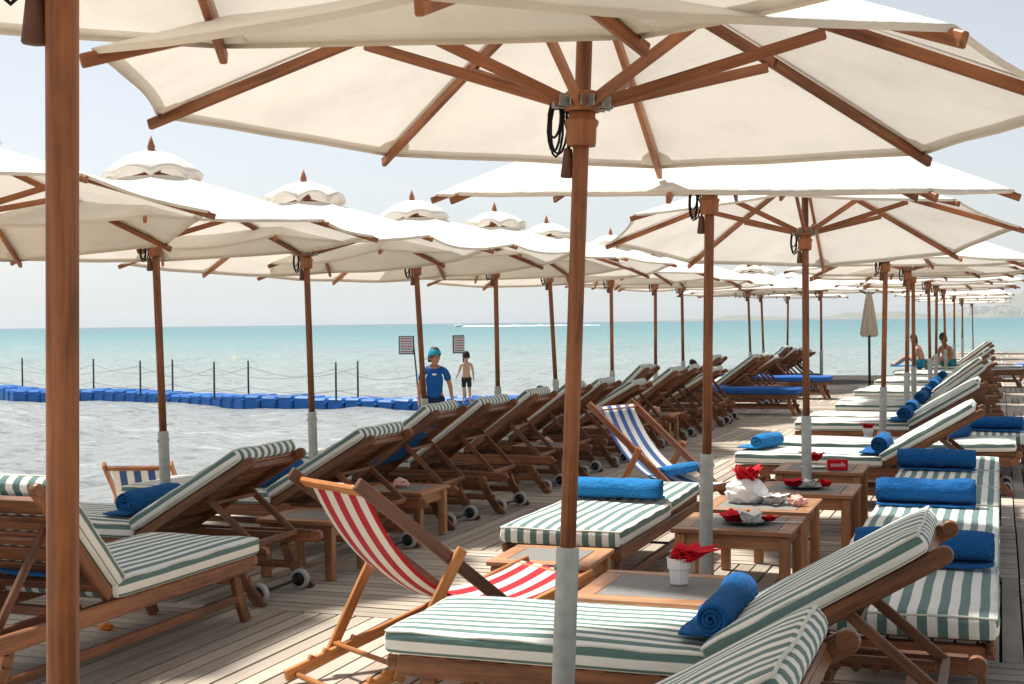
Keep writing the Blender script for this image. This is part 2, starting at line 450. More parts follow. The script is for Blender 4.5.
def sea_mat():
    m, nt, out = newmat('sea_water')
    b = prin(nt, out, (.2, .4, .4), .25, .35); b.inputs['IOR'].default_value = 1.33
    geo = nt.nodes.new('ShaderNodeNewGeometry'); pos = geo.outputs['Position']
    ln = N(nt, 'ShaderNodeVectorMath', operation='LENGTH'); nt.links.new(pos, ln.inputs[0])
    lg = N(nt, 'ShaderNodeMath', operation='LOGARITHM'); nt.links.new(ln.outputs['Value'], lg.inputs[0]); lg.inputs[1].default_value = 10
    # patches: weed and sand on the bed break up the bands
    pt = noise_tex(nt, mapping(nt, pos, (.035, .06, .05)), 1.0, 4, .6)
    off = N(nt, 'ShaderNodeMath', operation='MULTIPLY_ADD'); nt.links.new(pt, off.inputs[0]); off.inputs[1].default_value = .34; nt.links.new(lg.outputs[0], off.inputs[2])
    mr = nt.nodes.new('ShaderNodeMapRange'); mr.inputs['From Min'].default_value = 1.1; mr.inputs['From Max'].default_value = 3.6
    nt.links.new(off.outputs[0], mr.inputs['Value'])
    rp = ramp(nt, mr.outputs[0], [(.0, (.29, .30, .29)), (.24, (.30, .325, .325)), (.38, (.27, .335, .325)), (.50, (.165, .30, .305)),
                                  (.62, (.085, .25, .265)), (.80, (.045, .19, .22)), (1, (.028, .115, .16))])
    # short streaks of foam near the shore
    fo = noise_tex(nt, mapping(nt, pos, (.45, 1.1, 1)), 1.0, 6, .72)
    fr = ramp(nt, fo, [(.56, (0, 0, 0)), (.66, (1, 1, 1))])
    near = nt.nodes.new('ShaderNodeMapRange'); near.inputs['From Min'].default_value = 12; near.inputs['From Max'].default_value = 60
    near.inputs['To Min'].default_value = .75; near.inputs['To Max'].default_value = .12
    nt.links.new(ln.outputs['Value'], near.inputs['Value'])
    fm = N(nt, 'ShaderNodeMath', operation='MULTIPLY'); nt.links.new(fr.outputs[0], fm.inputs[0]); nt.links.new(near.outputs[0], fm.inputs[1])
    dk = noise_tex(nt, mapping(nt, pos, (.95, 1.5, 1)), 2.6, 6, .74)
    dr = ramp(nt, dk, [(.38, (.46, .47, .46)), (.50, (1, 1, 1))])  # dark sides of the ripples painted into the water colour
    mu = N(nt, 'ShaderNodeMixRGB', blend_type='MULTIPLY'); mu.inputs[0].default_value = .9
    nt.links.new(rp.outputs[0], mu.inputs[1]); nt.links.new(dr.outputs[0], mu.inputs[2])
    mx = nt.nodes.new('ShaderNodeMixRGB'); mx.inputs[2].default_value = (.62, .63, .62, 1)
    nt.links.new(fm.outputs[0], mx.inputs[0]); nt.links.new(mu.outputs[0], mx.inputs[1])
    nt.links.new(mx.outputs[0], b.inputs['Base Color'])
    w1 = noise_tex(nt, mapping(nt, pos, (1.3, 2.0, 1)), 2.6, 6, .68)
    w2 = noise_tex(nt, mapping(nt, pos, (.08, .2, 1)), 1.0, 5, .65)
    sm = N(nt, 'ShaderNodeMath', operation='MULTIPLY_ADD'); nt.links.new(w2, sm.inputs[0]); sm.inputs[1].default_value = 4; nt.links.new(w1, sm.inputs[2])
    bump(nt, b, sm.outputs[0], .6, .4)
    return m
tag(sea().build('sea', sea_mat(), recalc=False), kind='structure')

# ---- far hills beyond the bay, with a small town on the shore
def hills():
    mb = MB()
    D = 5200.0
    def fn(a, b):
        brg = R(14.5) - R(20)*a                       # bearing from +Y, positive to the left
        rr = D + 1500*(b-.5)
        x, y = -math.sin(brg)*rr, math.cos(brg)*rr
        ridge = max(0, 1-abs(2*b-1)**1.6)
        t = a*20
        prof = .22*math.exp(-((t-4)/2.4)**2) + .35*math.exp(-((t-9.5)/2)**2)+1.0/(1+math.exp(-(t-13.2)*1.2))
        n = .75+.5*noise.fractal(Vector((t*.8, b*2, 1.3)), 1, 2, 4)
        return Vector((x, y, -1.5 + 92*prof*n*ridge))
    mb.grid(fn, 140, 16)
    m, nt, out = newmat('scrub_hills')
    bb = prin(nt, out, (.16, .17, .13), .95, .1)
    geo = nt.nodes.new('ShaderNodeNewGeometry')
    f = noise_tex(nt, geo.outputs['Position'], .006, 6, .65)
    rp = ramp(nt, f, [(.35, (.10, .13, .08)), (.6, (.24, .22, .16)), (.75, (.34, .30, .24))])
    nt.links.new(rp.outputs[0], bb.inputs['Base Color'])
    return mb.build('hills', m)
tag(hills(), kind='structure')
mb = MB()
rt = random.Random(5)
for k in range(150):
    brg = R(14.5) - R(20)*(.66+.34*rt.random()); rr = 4560+rt.uniform(0, 330); hh = rt.uniform(6, 12)
    mb.box((-math.sin(brg)*rr, math.cos(brg)*rr, (rr-4500)*.085+hh/2), (rt.uniform(8, 22), rt.uniform(8, 18), hh), Matrix.Rotation(rt.uniform(0, 3), 3, 'Z'), .1)
tag(mb.build('distant_town', M['town']), 'pale houses of a far town below the hills', kind='stuff')

# ---- sea haze
mb = MB(); mb.box((0, 0, 57), (20000, 20000, 126), None, .01)
hz = mb.build('haze', M['white']); hz.data.materials.clear()
m, nt, out = newmat('sea_haze')
pv = nt.nodes.new('ShaderNodeVolumePrincipled'); pv.inputs['Color'].default_value = (.86, .94, 1, 1); pv.inputs['Density'].default_value = .00013; pv.inputs['Anisotropy'].default_value = .2
nt.links.new(pv.outputs[0], out.inputs['Volume']); hz.data.materials.append(m)
tag(hz, kind='stuff')
# ================================================================== UMBRELLAS
RIM_R, RIM_Z, TOP_Z = 1.55, 2.175, 2.68
def canopy_mesh(sag, seed):
    mb = MB(); bm = mb.bm
    rnd = random.Random(seed)
    TS = [i/11 for i in range(11)]+[.968, 1.0]; WS = [0, .016]+[.016+.968*j/9 for j in range(1, 9)]+[.984, 1]
    NI, NJ = len(TS)-1, len(WS)-1
    r0_ = .24
    pans = []
    for k in range(8):
        a0, a1 = k*PI/4, (k+1)*PI/4
        sg = sag*rnd.uniform(.6, 1.3); wob = rnd.uniform(-.4, .4)
        V = []
        for i in range(NI+1):
            t = TS[i]; r_ = r0_+(RIM_R-r0_)*t
            z = TOP_Z - (TOP_Z-RIM_Z)*(r_/RIM_R) + .010*math.sin(PI*t)
            row = []
            for j in range(NJ+1):
                w = WS[j]
                p = Vector((math.cos(a0), math.sin(a0), 0)).lerp(Vector((math.cos(a1), math.sin(a1), 0)), w)*r_
                b = math.sin(PI*w)
                p *= 1 - .022*b*t*t
                p.z = z - sg*b*(t**2.2) - .012*b*math.sin(PI*t)
                p.z += .006*noise.noise(Vector((p.x*3+seed, p.y*3, k)))*b
                row.append(p)
            V.append(row)
        pans.append(V)
    vc = {}
    def vert(p):
        key = (round(p.x, 4), round(p.y, 4))
        if key not in vc: vc[key] = bm.verts.new(p)
        return vc[key]
    for V in pans:
        for i in range(NI):
            for j in range(NJ):
                f = bm.faces.new([vert(V[i][j]), vert(V[i+1][j]), vert(V[i+1][j+1]), vert(V[i][j+1])]); f.smooth = True
                if i == NI-1 or j in (0, NJ-1): f.material_index = 1
    # hem: a narrow turned-down band along the rim
    for V in pans:
        E_ = V[NI]
        for j in range(NJ):
            a, b = vert(E_[j]), vert(E_[j+1])
            c_ = bm.verts.new(E_[j+1]*.992 + Vector((0, 0, E_[j+1].z*.008-.013))); d_ = bm.verts.new(E_[j]*.992 + Vector((0, 0, E_[j].z*.008-.013)))
            bm.faces.new([a, d_, c_, b]).material_index = 1
    bmesh.ops.remove_doubles(bm, verts=bm.verts[:], dist=.0008)
    # pockets that hold the rib ends
    for k in range(8):
        a = k*PI/4
        d = Vector((math.cos(a), math.sin(a), 0)); s_ = Vector((-d.y, d.x, 0))
        for sgn in (-1, 1):
            q = []
            for (rr, ss, dz) in ((1.40, .012, -.008), (1.52, .012, -.012), (1.53, .075, -.006), (1.46, .055, -.004)):
                zz = TOP_Z-(TOP_Z-RIM_Z)*(rr/RIM_R)+.010*math.sin(PI*(rr-r0_)/(RIM_R-r0_))+dz
                q.append(bm.verts.new(d*(rr-abs(ss)*.4)+s_*ss*sgn+Vector((0, 0, zz-sag*.12))))
            bm.faces.new(q if sgn > 0 else list(reversed(q))).material_index = 1
    me = bpy.data.meshes.new('canopy'); bmesh.ops.recalc_face_normals(bm, faces=bm.faces[:]); bm.to_mesh(me); bm.free()
    me.materials.append(M['canvas']); me.materials.append(M['canvas_hem']); return me
def vent_mesh(seed):
    mb = MB(); rnd = random.Random(seed)
    ph = [rnd.choice((.15, .5, .9, 1.35)) for _ in range(8)]
    def fn(a, b):
        th = b*2*PI; r_ = .02+.33*a
        k = int(b*8) % 8
        arch = abs(math.sin(th*4))**.8*ph[k]
        z = 2.795 - .02*a - .15*a**2.2 + .030*arch*a**5 - .012*(1-arch)*a**3
        return Vector((math.cos(th)*r_, math.sin(th)*r_, z + .006*noise.noise(Vector((th*2, a*4, seed)))))
    mb.grid(fn, 8, 64)
    # valance of the cap, standing over the hole of the main cloth
    def fn2(a, b):
        th = b*2*PI; p = fn(1, b); k = int(b*8) % 8
        arch = abs(math.sin(th*4))**.8*ph[k]
        return Vector((p.x*(1-.07*a), p.y*(1-.07*a), p.z - .034*a*(1-.45*arch)))
    mb.grid(fn2, 2, 64)
    bmesh.ops.remove_doubles(mb.bm, verts=mb.bm.verts[:], dist=.0005)
    me = mb.mesh('vent_cap'); me.materials.append(M['canvas']); return me
CANOPY = [canopy_mesh(.004, 1), canopy_mesh(.012, 2), canopy_mesh(.035, 3)]
VENT = [vent_mesh(1), vent_mesh(2)]
def make_umbrella():
    root = empty('beach_umbrella')
    pl = MB().tube([(0, 0, .80), (0, 0, 1.7), (0, 0, 2.76)], .0265, 16).build('pole', M['teak_red'], root)
    sv = MB().lathe([(.034, 0), (.0375, .01), (.0375, .845), (.036, .86), (.030, .862), (.0275, .862)], 20)
    sv.lathe([(.09, 0), (.09, .012), (.04, .014)], 20)
    for zz, aa in ((.80, .4), (.80, .4+PI), (.12, 1.9)): sv.lathe([(.009, 0), (.009, .006), (.004, .008)], 8, (.0365*math.cos(aa), .0365*math.sin(aa), zz), Matrix.Rotation(aa, 3, 'Z') @ Matrix.Rotation(PI/2, 3, 'Y'))
    sv.build('ground_sleeve', M['sleeve'], root)
    fi = MB().lathe([(.02, 2.72), (.034, 2.76), (.034, 2.80), (.022, 2.815), (.028, 2.825), (.017, 2.86), (.004, 2.905)], 14).build('finial', M['teak_red'], root)
    MB().lathe([(.03, 2.60), (.055, 2.61), (.06, 2.66), (.045, 2.69)], 14).build('crown_hub', M['teak_red'], root)
    hb = MB().lathe([(.029, 2.10), (.046, 2.10), (.049, 2.112), (.049, 2.155), (.054, 2.165), (.056, 2.175), (.048, 2.18), (.044, 2.185), (.044, 2.20), (.030, 2.202)], 18)
    hb.lathe([(.028, 2.203), (.058, 2.203), (.058, 2.255), (.052, 2.262), (.029, 2.262)], 18)
    h = hb.build('slide_hub', M['teak_red'], root); h.location = (0, 0, -.035)
    br = MB()
    for k in range(8):
        a = k*PI/4
        for sg in (-1, 1):
            d = Vector((math.cos(a), math.sin(a), 0)); s_ = Vector((-d.y, d.x, 0))
            br.box(d*.072+s_*.0165*sg+Vector((0, 0, 2.228)), (.052, .005, .034), Matrix.Rotation(a, 3, 'Z'), .0015)
    br.build('bracket', M['bracket'], h)
    for k in range(8):
        a = k*PI/4; d = Vector((math.cos(a), math.sin(a), 0))
        def on(rr, dz=0): return d*rr + Vector((0, 0, TOP_Z-(TOP_Z-RIM_Z)*(rr/RIM_R)+.010*math.sin(PI*max(0, rr-.24)/(RIM_R-.24))+dz))
        rb = MB()
        rb.bar(on(.055, -.03), on(.8, -.031), .022, .036); rb.bar(on(.78, -.031), on(1.575, -.026), .022, .036)
        rb.build('rib', M['teak_red'], root)
        st = MB(); st.bar(d*.062+Vector((0, 0, 2.193)), on(.76, -.058), .022, .034)
        st.build('strut', M['teak_red'], root)
    c = bpy.data.objects.new('canopy', CANOPY[0]); col.objects.link(c); c.parent = root
    c = bpy.data.objects.new('vent_cap', VENT[0]); col.objects.link(c); c.parent = root
    # cord made up into hanging loops, with a wooden toggle
    ca = MB(); rc = random.Random(4)
    for k in range(4):
        L = rc.uniform(.10, .17); w = rc.uniform(.018, .035); ox = rc.uniform(-.012, .012)
        pts = []
        for i in range(15):
            t = i/14*2*PI
            pts.append((-.085+ox+w*math.sin(t), rc.uniform(-.004, .004)+.01*k-.015, 2.19-L/2+L/2*math.cos(t)))
        ca.tube(pts[:-1], .0042, 6, True)
    ca.tube([(-.03, 0, 2.2), (-.052, .0, 2.14), (-.045, .004, 2.09), (-.043, .002, 2.04)], .0042, 6)
    ca.tube([(-.058, .0, 2.21), (-.06, 0, 2.13), (-.036, 0, 2.07), (-.043, .002, 2.02)], .0036, 6)
    ca.build('cord', M['cord'], root).location = (0, 0, -.035)
    MB().lathe([(.008, .085), (.014, .08), (.023, .0), (.020, -.004), (.006, -.006)], 12, (-.043, .002, 1.925)).build('toggle', M['teak_brown'], root)
    return root
UMB = make_umbrella()
_first = [True]
UG = 'cream canvas umbrellas along the deck'
def umbrella(hx, hy, yaw, lx, ly, label, canopy=0, vent=0, base=None, size=(1, 1)):
    """(hx,hy) hub position, (lx,ly) lean per metre"""
    if _first[0]: o = UMB; kidmap(UMB); _first[0] = False
    else: o = copy_tree(UMB)
    tag(o, label, 'umbrella', UG)
    bx, by = (hx-lx*2.2, hy-ly*2.2) if base is None else base
    up = Vector((hx-bx, hy-by, 2.2)).normalized()
    x = Vector((math.cos(yaw), math.sin(yaw), 0)); x = (x-up*x.dot(up)).normalized(); y = up.cross(x)
    o.matrix_world = Matrix(((x.x, y.x, up.x, bx), (x.y, y.y, up.y, by), (x.z, y.z, up.z, .002), (0, 0, 0, 1))) @ Matrix.Diagonal((size[0], size[0], size[1], 1))
    for c in o.children:
        if c.name.startswith('canopy'): c.data = CANOPY[canopy]
        if c.name.startswith('vent_cap'): c.data = VENT[vent]
    return o
U = umbrella
near_umb = U(-1.415, 1.774, R(23), 0, 0, 'nearest umbrella, its thick wooden pole closest to the camera at far left', 1, 0, (-1.55, 1.89), (1.005, 1.031))
for c in near_umb.children:
    if c.name.startswith(('cord', 'toggle')): c.location.z += .05
U(-1.192, 3.892, R(4.6), 0, 0, 'umbrella with cord loops on a pole in front of the nearest whole striped lounger', 0, 0, (-1.285, 3.866), (.942, 1.019))
U(-1.376, 6.68, R(5.3), 0, 0, 'umbrella whose pole stands before the table with a red napkin plate', 0, 1, (-1.46, 6.865), (.94, 1.022))
U(-1.335, 9.90, R(2), 0, 0, 'umbrella whose pole stands before the table with the small red box', 0, 0, (-1.305, 9.64), (.954, 1.01))
U(-1.10, 14.2, R(30), 0, 0, 'umbrella with grey sleeve just left of the raised lounger with rolled blue towel', 1, 1, (-1.153, 14.219), (.985, .99))
# seaward row
U(-5.655, 5.981, R(24), 0, 0, 'seaward umbrella cut by the left edge of the picture, half hidden by the nearest pole', 1, 0, (-5.507, 5.802), (.985, 1.01))
U(-5.42, 7.708, R(33), 0, 0, 'seaward umbrella with pointed finial, second from the left', 1, 1, (-5.325, 7.669), (.97, .99))
U(-5.392, 9.768, R(20.7), 0, 0, 'seaward umbrella third from the left, rounded vent cap without visible finial', 2, 0, (-5.294, 9.689), (.987, .985))
U(-5.263, 11.68, R(13), 0, 0, 'seaward umbrella beside the man in the blue T-shirt, sagging cloth', 2, 1, (-5.12, 11.62), (1, .985))
U(-5.23, 13.75, R(30), -.025, .045, 'fifth seaward umbrella, dark finial above its cap, right of the shirtless child', 1)
U(-5.24, 15.65, R(8), -.065, .05, 'sixth seaward umbrella, small pointed finial, left of the tall centre pole', 1, 1)
for i, (y, yaw, lx, ly) in enumerate(((18.3, 25, -.01, .03), (20.9, 40, .0, .03), (22.8, 15, -.01, .02), (29.3, 5, -.03, .02), (31.0, 33, -.03, .0), (35.2, 20, .02, .01))):
    U(-5.2, y, R(yaw), lx, ly, f'{ORD[i+6]} seaward umbrella counted from the left, right of the tall centre pole' if i < 3 else
      f'thin dark pole umbrella standing in the sea side row, {ORD[i-3]} beyond the deck chair', i % 3, i % 2)
U(-3.75, 30.3, R(12), 0, .01, 'umbrella with thick brown pole behind the far end of the seaward loungers', 1)
# landward row continues to the end of the deck
for i, (x, y, yaw, lx, ly) in enumerate(((-1.11, 17.9, 12, .015, .02), (-1.17, 20.0, 30, 0, .0), (-1.15, 24.0, 4, -.01, .0), (-1.15, 27.2, 22, .015, .01),
                                         (-1.15, 30.6, 38, -.02, 0), (-1.15, 37.8, 14, .005, 0), (-1.15, 46, 28, 0, 0), (-1.3, 52, 9, .01, 0), (-1.1, 60, 33, -.01, 0))):
    U(x, y, R(yaw), lx, ly, f'{ORD[i]} of the far umbrellas in file, behind the raised lounger with rolled towel', i % 3, i % 2)

# closed umbrella
cu_ = empty('closed_umbrella', (-2.72, 30.4, 0))
tag(cu_, 'closed tan umbrella on a thin pole at the far end of the walkway', 'umbrella')
MB().tube([(0, 0, 0), (0, 0, 2.15)], .028, 10).build('pole', M['post'], cu_)
mb = MB()
def fold(a, b):
    th = b*2*PI; z = 2.12 - a*.95
    r_ = (.05+.12*a**.8)*(1+.22*math.sin(th*8)*(.3+.7*a)) - .05*max(0, a-.9)*8*.1
    return Vector((math.cos(th)*r_, math.sin(th)*r_, z + .03*math.sin(th*8)*a))
mb.grid(fold, 14, 64); mb.build('folded_canopy', M['canvas_tan'], cu_)

# ================================================================== LOUNGERS
def cushion(L, W, T, puff=.012, bend=None, seed=0, r_=.035, headround=False):
    """rounded pad: x 0..L, y +-W/2, z 0..T ; UV u runs across the stripes"""
    mb = MB(); bm = mb.bm
    nx, ny, nz = max(10, int(L/.07)), 12, 4
    def rnd_pos(p):
        rr = min(r_, T*.48)
        q = Vector((min(max(p.x, rr), L-rr), min(max(p.y, -W/2+rr), W/2-rr), min(max(p.z, rr), T-rr)))
        d = p-q
        if d.length > 1e-6: p2 = q + d.normalized()*rr
        else: p2 = p.copy()
        ex = min(1, 4*min(p.x, L-p.x)/L+.15); ey = 1-(2*p.y/W)**4
        nn = noise.noise(Vector((p.x*2.2+seed, p.y*5, seed)))
        if p.z > T*.5: p2.z += puff*ex*ey + .011*nn
        p2.y += .005*noise.noise(Vector((p.x*4, seed+3, p.z*5)))*(1 if p.y > 0 else -1)
        return p2
    def ax(n, L0, L1, dense):
        ts = [i/n for i in range(n+1)]
        out = [L0+(L1-L0)*t for t in ts]
        e = min(r_, T*.48)*.45
        return sorted(set([out[0], out[0]+e] + out[1:-1] + [out[-1]-e, out[-1]]))
    X = ax(nx, 0, L, 1); Y = ax(ny, -W/2, W/2, 1); Z = ax(nz, 0, T, 1)
    def face(grid_pts, uvf):
        nu, nv = len(grid_pts)-1, len(grid_pts[0])-1
        V = [[bm.verts.new(rnd_pos(p)) for p in row] for row in grid_pts]
        for i in range(nu):
            for j in range(nv):
                f = bm.faces.new([V[i][j], V[i+1][j], V[i+1][j+1], V[i][j+1]]); f.smooth = True
                for lp, (a, b) in zip(f.loops, ((i, j), (i+1, j), (i+1, j+1), (i, j+1))): lp[mb.uv].uv = uvf(grid_pts[a][b])
    P = lambda x, y, z: Vector((x, y, z))
    face([[P(x, y, T) for y in Y] for x in X], lambda p: (p.y, p.x))
    face([[P(x, y, 0) for y in Y] for x in X], lambda p: (p.y, p.x))
    for s in (-1, 1):
        face([[P(x, s*W/2, z) for z in Z] for x in X], lambda p: (s*(W/2+T-p.z), p.x))
    for x in (0, L):
        face([[P(x, y, z) for y in Y] for z in Z], lambda p: (p.y, p.x+(T-p.z)))
    bmesh.ops.remove_doubles(bm, verts=bm.verts[:], dist=.0006)
    return mb
CW = .68
def piping(L, W, T, r_, parent):
    q = r_*.29; mb = MB(); pts = []
    def side(p, d, n): return [(p[0]+d[0]*k/n, p[1]+d[1]*k/n, T-q+.002+.004*math.sin(k*1.7)) for k in range(n)]
    e = r_*.55
    for p, d, n in (((e, -W/2+q), (L-2*e, 0), 12), ((L-q, -W/2+e), (0, W-2*e), 6), ((L-e, W/2-q), (-L+2*e, 0), 12), ((q, W/2-e), (0, -W+2*e), 6)):
        pts += side(p, d, n)+[(p[0]+d[0], p[1]+d[1], T-q+.002)]
    mb.tube(pts, .0048, 6, True)
    return mb.build('piping', M['piping'], parent)
def curved_leg(mb, x0, x1, y, ztop, sweep):
    pts = []
    for i in range(7):
        t = i/6
        pts.append((x0+(x1-x0)*(t**1.7), y, ztop*(1-t)))
    for a, b in zip(pts[:-1], pts[1:]):
        A, B = Vector(a), Vector(b); d = (B-A).normalized()*.004
        mb.bar(A-d, B+d, .03, .062, up=(1, 0, 0), bev=.003)
def make_lounger(angle, mat='stripe', L=2.15, hinge=1.2, BL=.93):
    root = empty('sun_lounger')
    wd = M['teak']
    for s in (-1, 1):
        rl = MB()
        rl.box((L*.5-.03, s*.31, .305), (L-.16, .032, .075), bev=.006)
        # rounded head end and tapered foot end
        rl.lathe([(.034, -.0185), (.037, -.014), (.037, .014), (.034, .0185)], 16, (L-.085, s*.31, .305), Matrix.Rotation(PI/2, 3, 'X'))
        rl.box((.035, s*.31, .318), (.05, .03, .05), bev=.01)
        rl.build('side_rail', wd, root)
        lg = MB(); curved_leg(lg, .17, .06, s*.278, .30, 1); lg.build('leg', wd, root)
        lg = MB(); curved_leg(lg, 1.86, 2.04, s*.278, .30, 1); lg.build('leg', wd, root)
        MB().box((1.02, s*.278, .135), (1.9, .024, .045)).build('stretcher', wd, root)
        w = MB(); w.lathe([(.042, -.017), (.056, -.019), (.060, -.012), (.060, .012), (.056, .019), (.042, .017)], 20, (1.99, s*.232, .060), Matrix.Rotation(PI/2, 3, 'X'))
        wo_ = w.build('wheel', M['rubber'], root)
        MB().lathe([(.010, -.024), (.041, -.021), (.041, .021), (.010, .024)], 16, (1.99, s*.232, .060), Matrix.Rotation(PI/2, 3, 'X')).build('hub', M['black'], wo_)
        # notched rack that takes the prop
        rk = MB(); rk.box((1.62, s*.2, .325), (.62, .026, .03))
        for k in range(8): rk.box((1.37+k*.07, s*.2, .30), (.035, .024, .035), Matrix.Rotation(R(45), 3, 'Y'), .004)
        rk.build('prop_rack', wd, root)
    for x in (.09, hinge+.1, 1.86): MB().box((x, 0, .295), (.05, .586, .04)).build('cross_bar', wd, root)
    MB().tube([(1.99, -.22, .06), (1.99, .22, .06)], .009, 8).build('axle', M['black'], root)
    ss = MB()
    for k in range(11): ss.box((.12+k*(hinge-.16)/10.5, 0, .338), (.07, .64, .016), bev=.003)
    ss.build('seat_slats', wd, root)
    sc_ = cushion(hinge+.02, CW, .095, seed=1)
    c = sc_.build('seat_cushion', M[mat], root); c.location = (0, 0, .345)
    if mat == 'stripe': piping(hinge+.02, CW, .095, .035, c)
    # backrest in its own frame, tilted about the hinge
    bk = Matrix.Translation((hinge, 0, .345)) @ Matrix.Rotation(-angle, 4, 'Y')
    bf = MB()
    for s in (-1, 1):
        bf.box((BL*.5, s*.285, -.008), (BL-.05, .034, .06), bev=.006)
        bf.lathe([(.026, -.0195), (.030, -.015), (.030, .015), (.026, .0195)], 14, (BL-.028, s*.285, -.008), Matrix.Rotation(PI/2, 3, 'X'))
    for xx in (.1, BL-.1): bf.box((xx, 0, -.012), (.045, .57, .03), bev=.003)
    f = bf.build('backrest_frame', wd, root); f.matrix_local = bk
    bs = MB()
    for k in range(int((BL-.06)/.108)): bs.box((.06+k*.108, 0, .012), (.088, .536, .014), bev=.003)
    f2 = bs.build('backrest_slats', wd, root); f2.matrix_local = bk
    bc = cushion(BL-.08, CW, .080, seed=5, r_=.04).build('back_cushion', M[mat], root)
    bc.matrix_local = bk @ Matrix.Translation((.035, 0, .022))
    if mat == 'stripe': piping(BL-.08, CW, .080, .038, bc)
    if angle > .1:
        pr = MB()
        a = bk @ Vector((.52, 0, -.03)); xe = a.x+.30
        for s in (-1, 1):
            pr.bar((a.x, s*.225, a.z), (xe, s*.225, .335), .022, .038, up=(1, 0, 0))
        pr.bar((xe, -.24, .335), (xe, .24, .335), .03, .03)
        m_ = Vector((a.x, 0, a.z)).lerp(Vector((xe, 0, .335)), .12)
        pr.bar((m_.x, -.22, m_.z), (m_.x, .22, m_.z), .03, .022)
        pr.build('prop', wd, root)
    return root
PROTO = {k: make_lounger(a, m) for k, (a, m) in {'r34': (R(31), 'stripe'), 'r40': (R(37), 'stripe'), 'r46': (R(44), 'stripe'), 'flat': (R(1.5), 'stripe'), 'blue': (R(3), 'blue_cushion'), 'blue_up': (R(50), 'blue_cushion')}.items()}
PROTO['short'] = make_lounger(R(49), BL=.76)
used = set()
def lounger(kind, x, y, rz, label, group, sx=1, sy=1):
    if kind not in used: o = PROTO[kind]; kidmap(o); [kidmap(c) for c in o.children]; used.add(kind)
    else: o = copy_tree(PROTO[kind])
    o.location = (x, y, .003); o.rotation_euler = (0, 0, rz); o.scale = (sx, sy, 1)
    return tag(o, label, 'sun lounger', group)
GS, GL, GA = 'striped sun loungers facing the sea', 'striped sun loungers on the landward side', 'flat sun loungers lined up end to end'
# seaward row, heads to the walkway
SEA = [(6.72, 'r34', 'raised green striped lounger behind the red deckchair, nearest of those facing the sea'),
       (8.22, 'r34', 'raised striped lounger right behind the red deckchair, small table either side'),
       (9.50, 'r40', 'raised striped lounger whose cushion top ends below the man in the blue T-shirt'),
       (10.48, 'r40', 'raised striped lounger close behind the one below the man, no table between'),
       (11.75, 'r40', 'fifth raised lounger facing the sea, towel sized pink packet on the table beyond')]
for i, (y, k, lb) in enumerate(SEA): lounger(k, -5.9+(.0, .03, -.04, .05, -.02)[i], y, R((0, -.8, 1.2, -1.5, .9)[i]), lb, GS)
far = [12.98, 13.95, 15.2, 16.15, 17.4, 18.35, 19.6, 20.5, 23.6, 24.6, 25.5, 27.6, 28.4, 29.2, 30.0]
for i, y in enumerate(far):
    lounger(('r40', 'r40', 'r34', 'r46')[i % 4], -5.9+random.uniform(-.05, .05), y, R(random.uniform(-1.5, 1.5)),
            f'{ORD[i+5]} raised lounger facing the sea, counted from the left of the picture', GS)
lounger('blue', -3.05, 22.0, PI, 'lounger with a flat royal blue cushion, nearer of the two across the walkway', 'loungers with blue cushions')
lounger('blue', -3.1, 26.5, PI, 'lounger with a flat royal blue cushion, farther of the two by the walkway', 'loungers with blue cushions')
lounger('blue_up', .35, 33.5, 0, 'lounger with raised blue backrest at the far end beside the sitting couple', 'loungers with blue cushions')
# front left, pointing away from the camera
lounger('short', -4.05, 6.17, -PI/2, 'striped lounger at lower left seen from behind its raised slatted backrest', 'single loungers', 1.0, 1.04)
# landward side, heads to the right
lounger('r34', -2.32, 2.93, 0, 'raised lounger cropped by the bottom edge, only its backrest cushion showing', GL)
lounger('r34', -2.15, 4.76, 0, 'nearest whole lounger with green striped cushion and raised backrest at lower right', GL)
lounger('r34', -2.12, 11.5, 0, 'raised lounger behind the third lengthwise one, blue towel rolled at its hinge', GL)
lounger('flat', -1.95, 12.62, 0, 'flat lounger directly behind the raised one with a rolled towel', GL)
lounger('r34', -2.15, 15.05, R(4), 'raised lounger beyond the little table with red napkin in a white cup', GL)
for i, y in enumerate((16.1, 18.2, 19.2, 21.6, 22.6, 25.0, 26.0, 28.4, 29.4, 36.2, 37.2)):
    lounger(('r34', 'r40')[i % 2], -2.1+random.uniform(-.06, .06), y, R(random.uniform(-2, 2)), f'{ORD[i]} of the far raised loungers under the file of umbrella poles at right', GL)
for i, (y, lb) in enumerate(((5.27, 'flat lounger seen end on, directly behind the nearest raised backrest'), (7.30, 'flat lounger seen end on, middle of the three with blue towels across'),
                             (9.24, 'flat lounger seen end on, farthest of the three with blue towels across'))):
    lounger('flat', -.36, y, PI/2, lb, GA, .89, 1.04)
lounger('flat', -.06, 13.45, PI/2, 'flat lounger at right edge with a thick blue towel over its near end', GA, .86, 1)
lounger('flat', 1.3, 24.2, PI/2, 'small far flat lounger at right edge with a blue towel', GA)
lounger('flat', -2.26, 6.86, PI/2, 'flat striped lounger end on in mid deck, left of the tables', 'single loungers', .97, 1.04)
lounger('flat', -1.6, 31.6, 0, 'far flat lounger the couple sits on', GL)
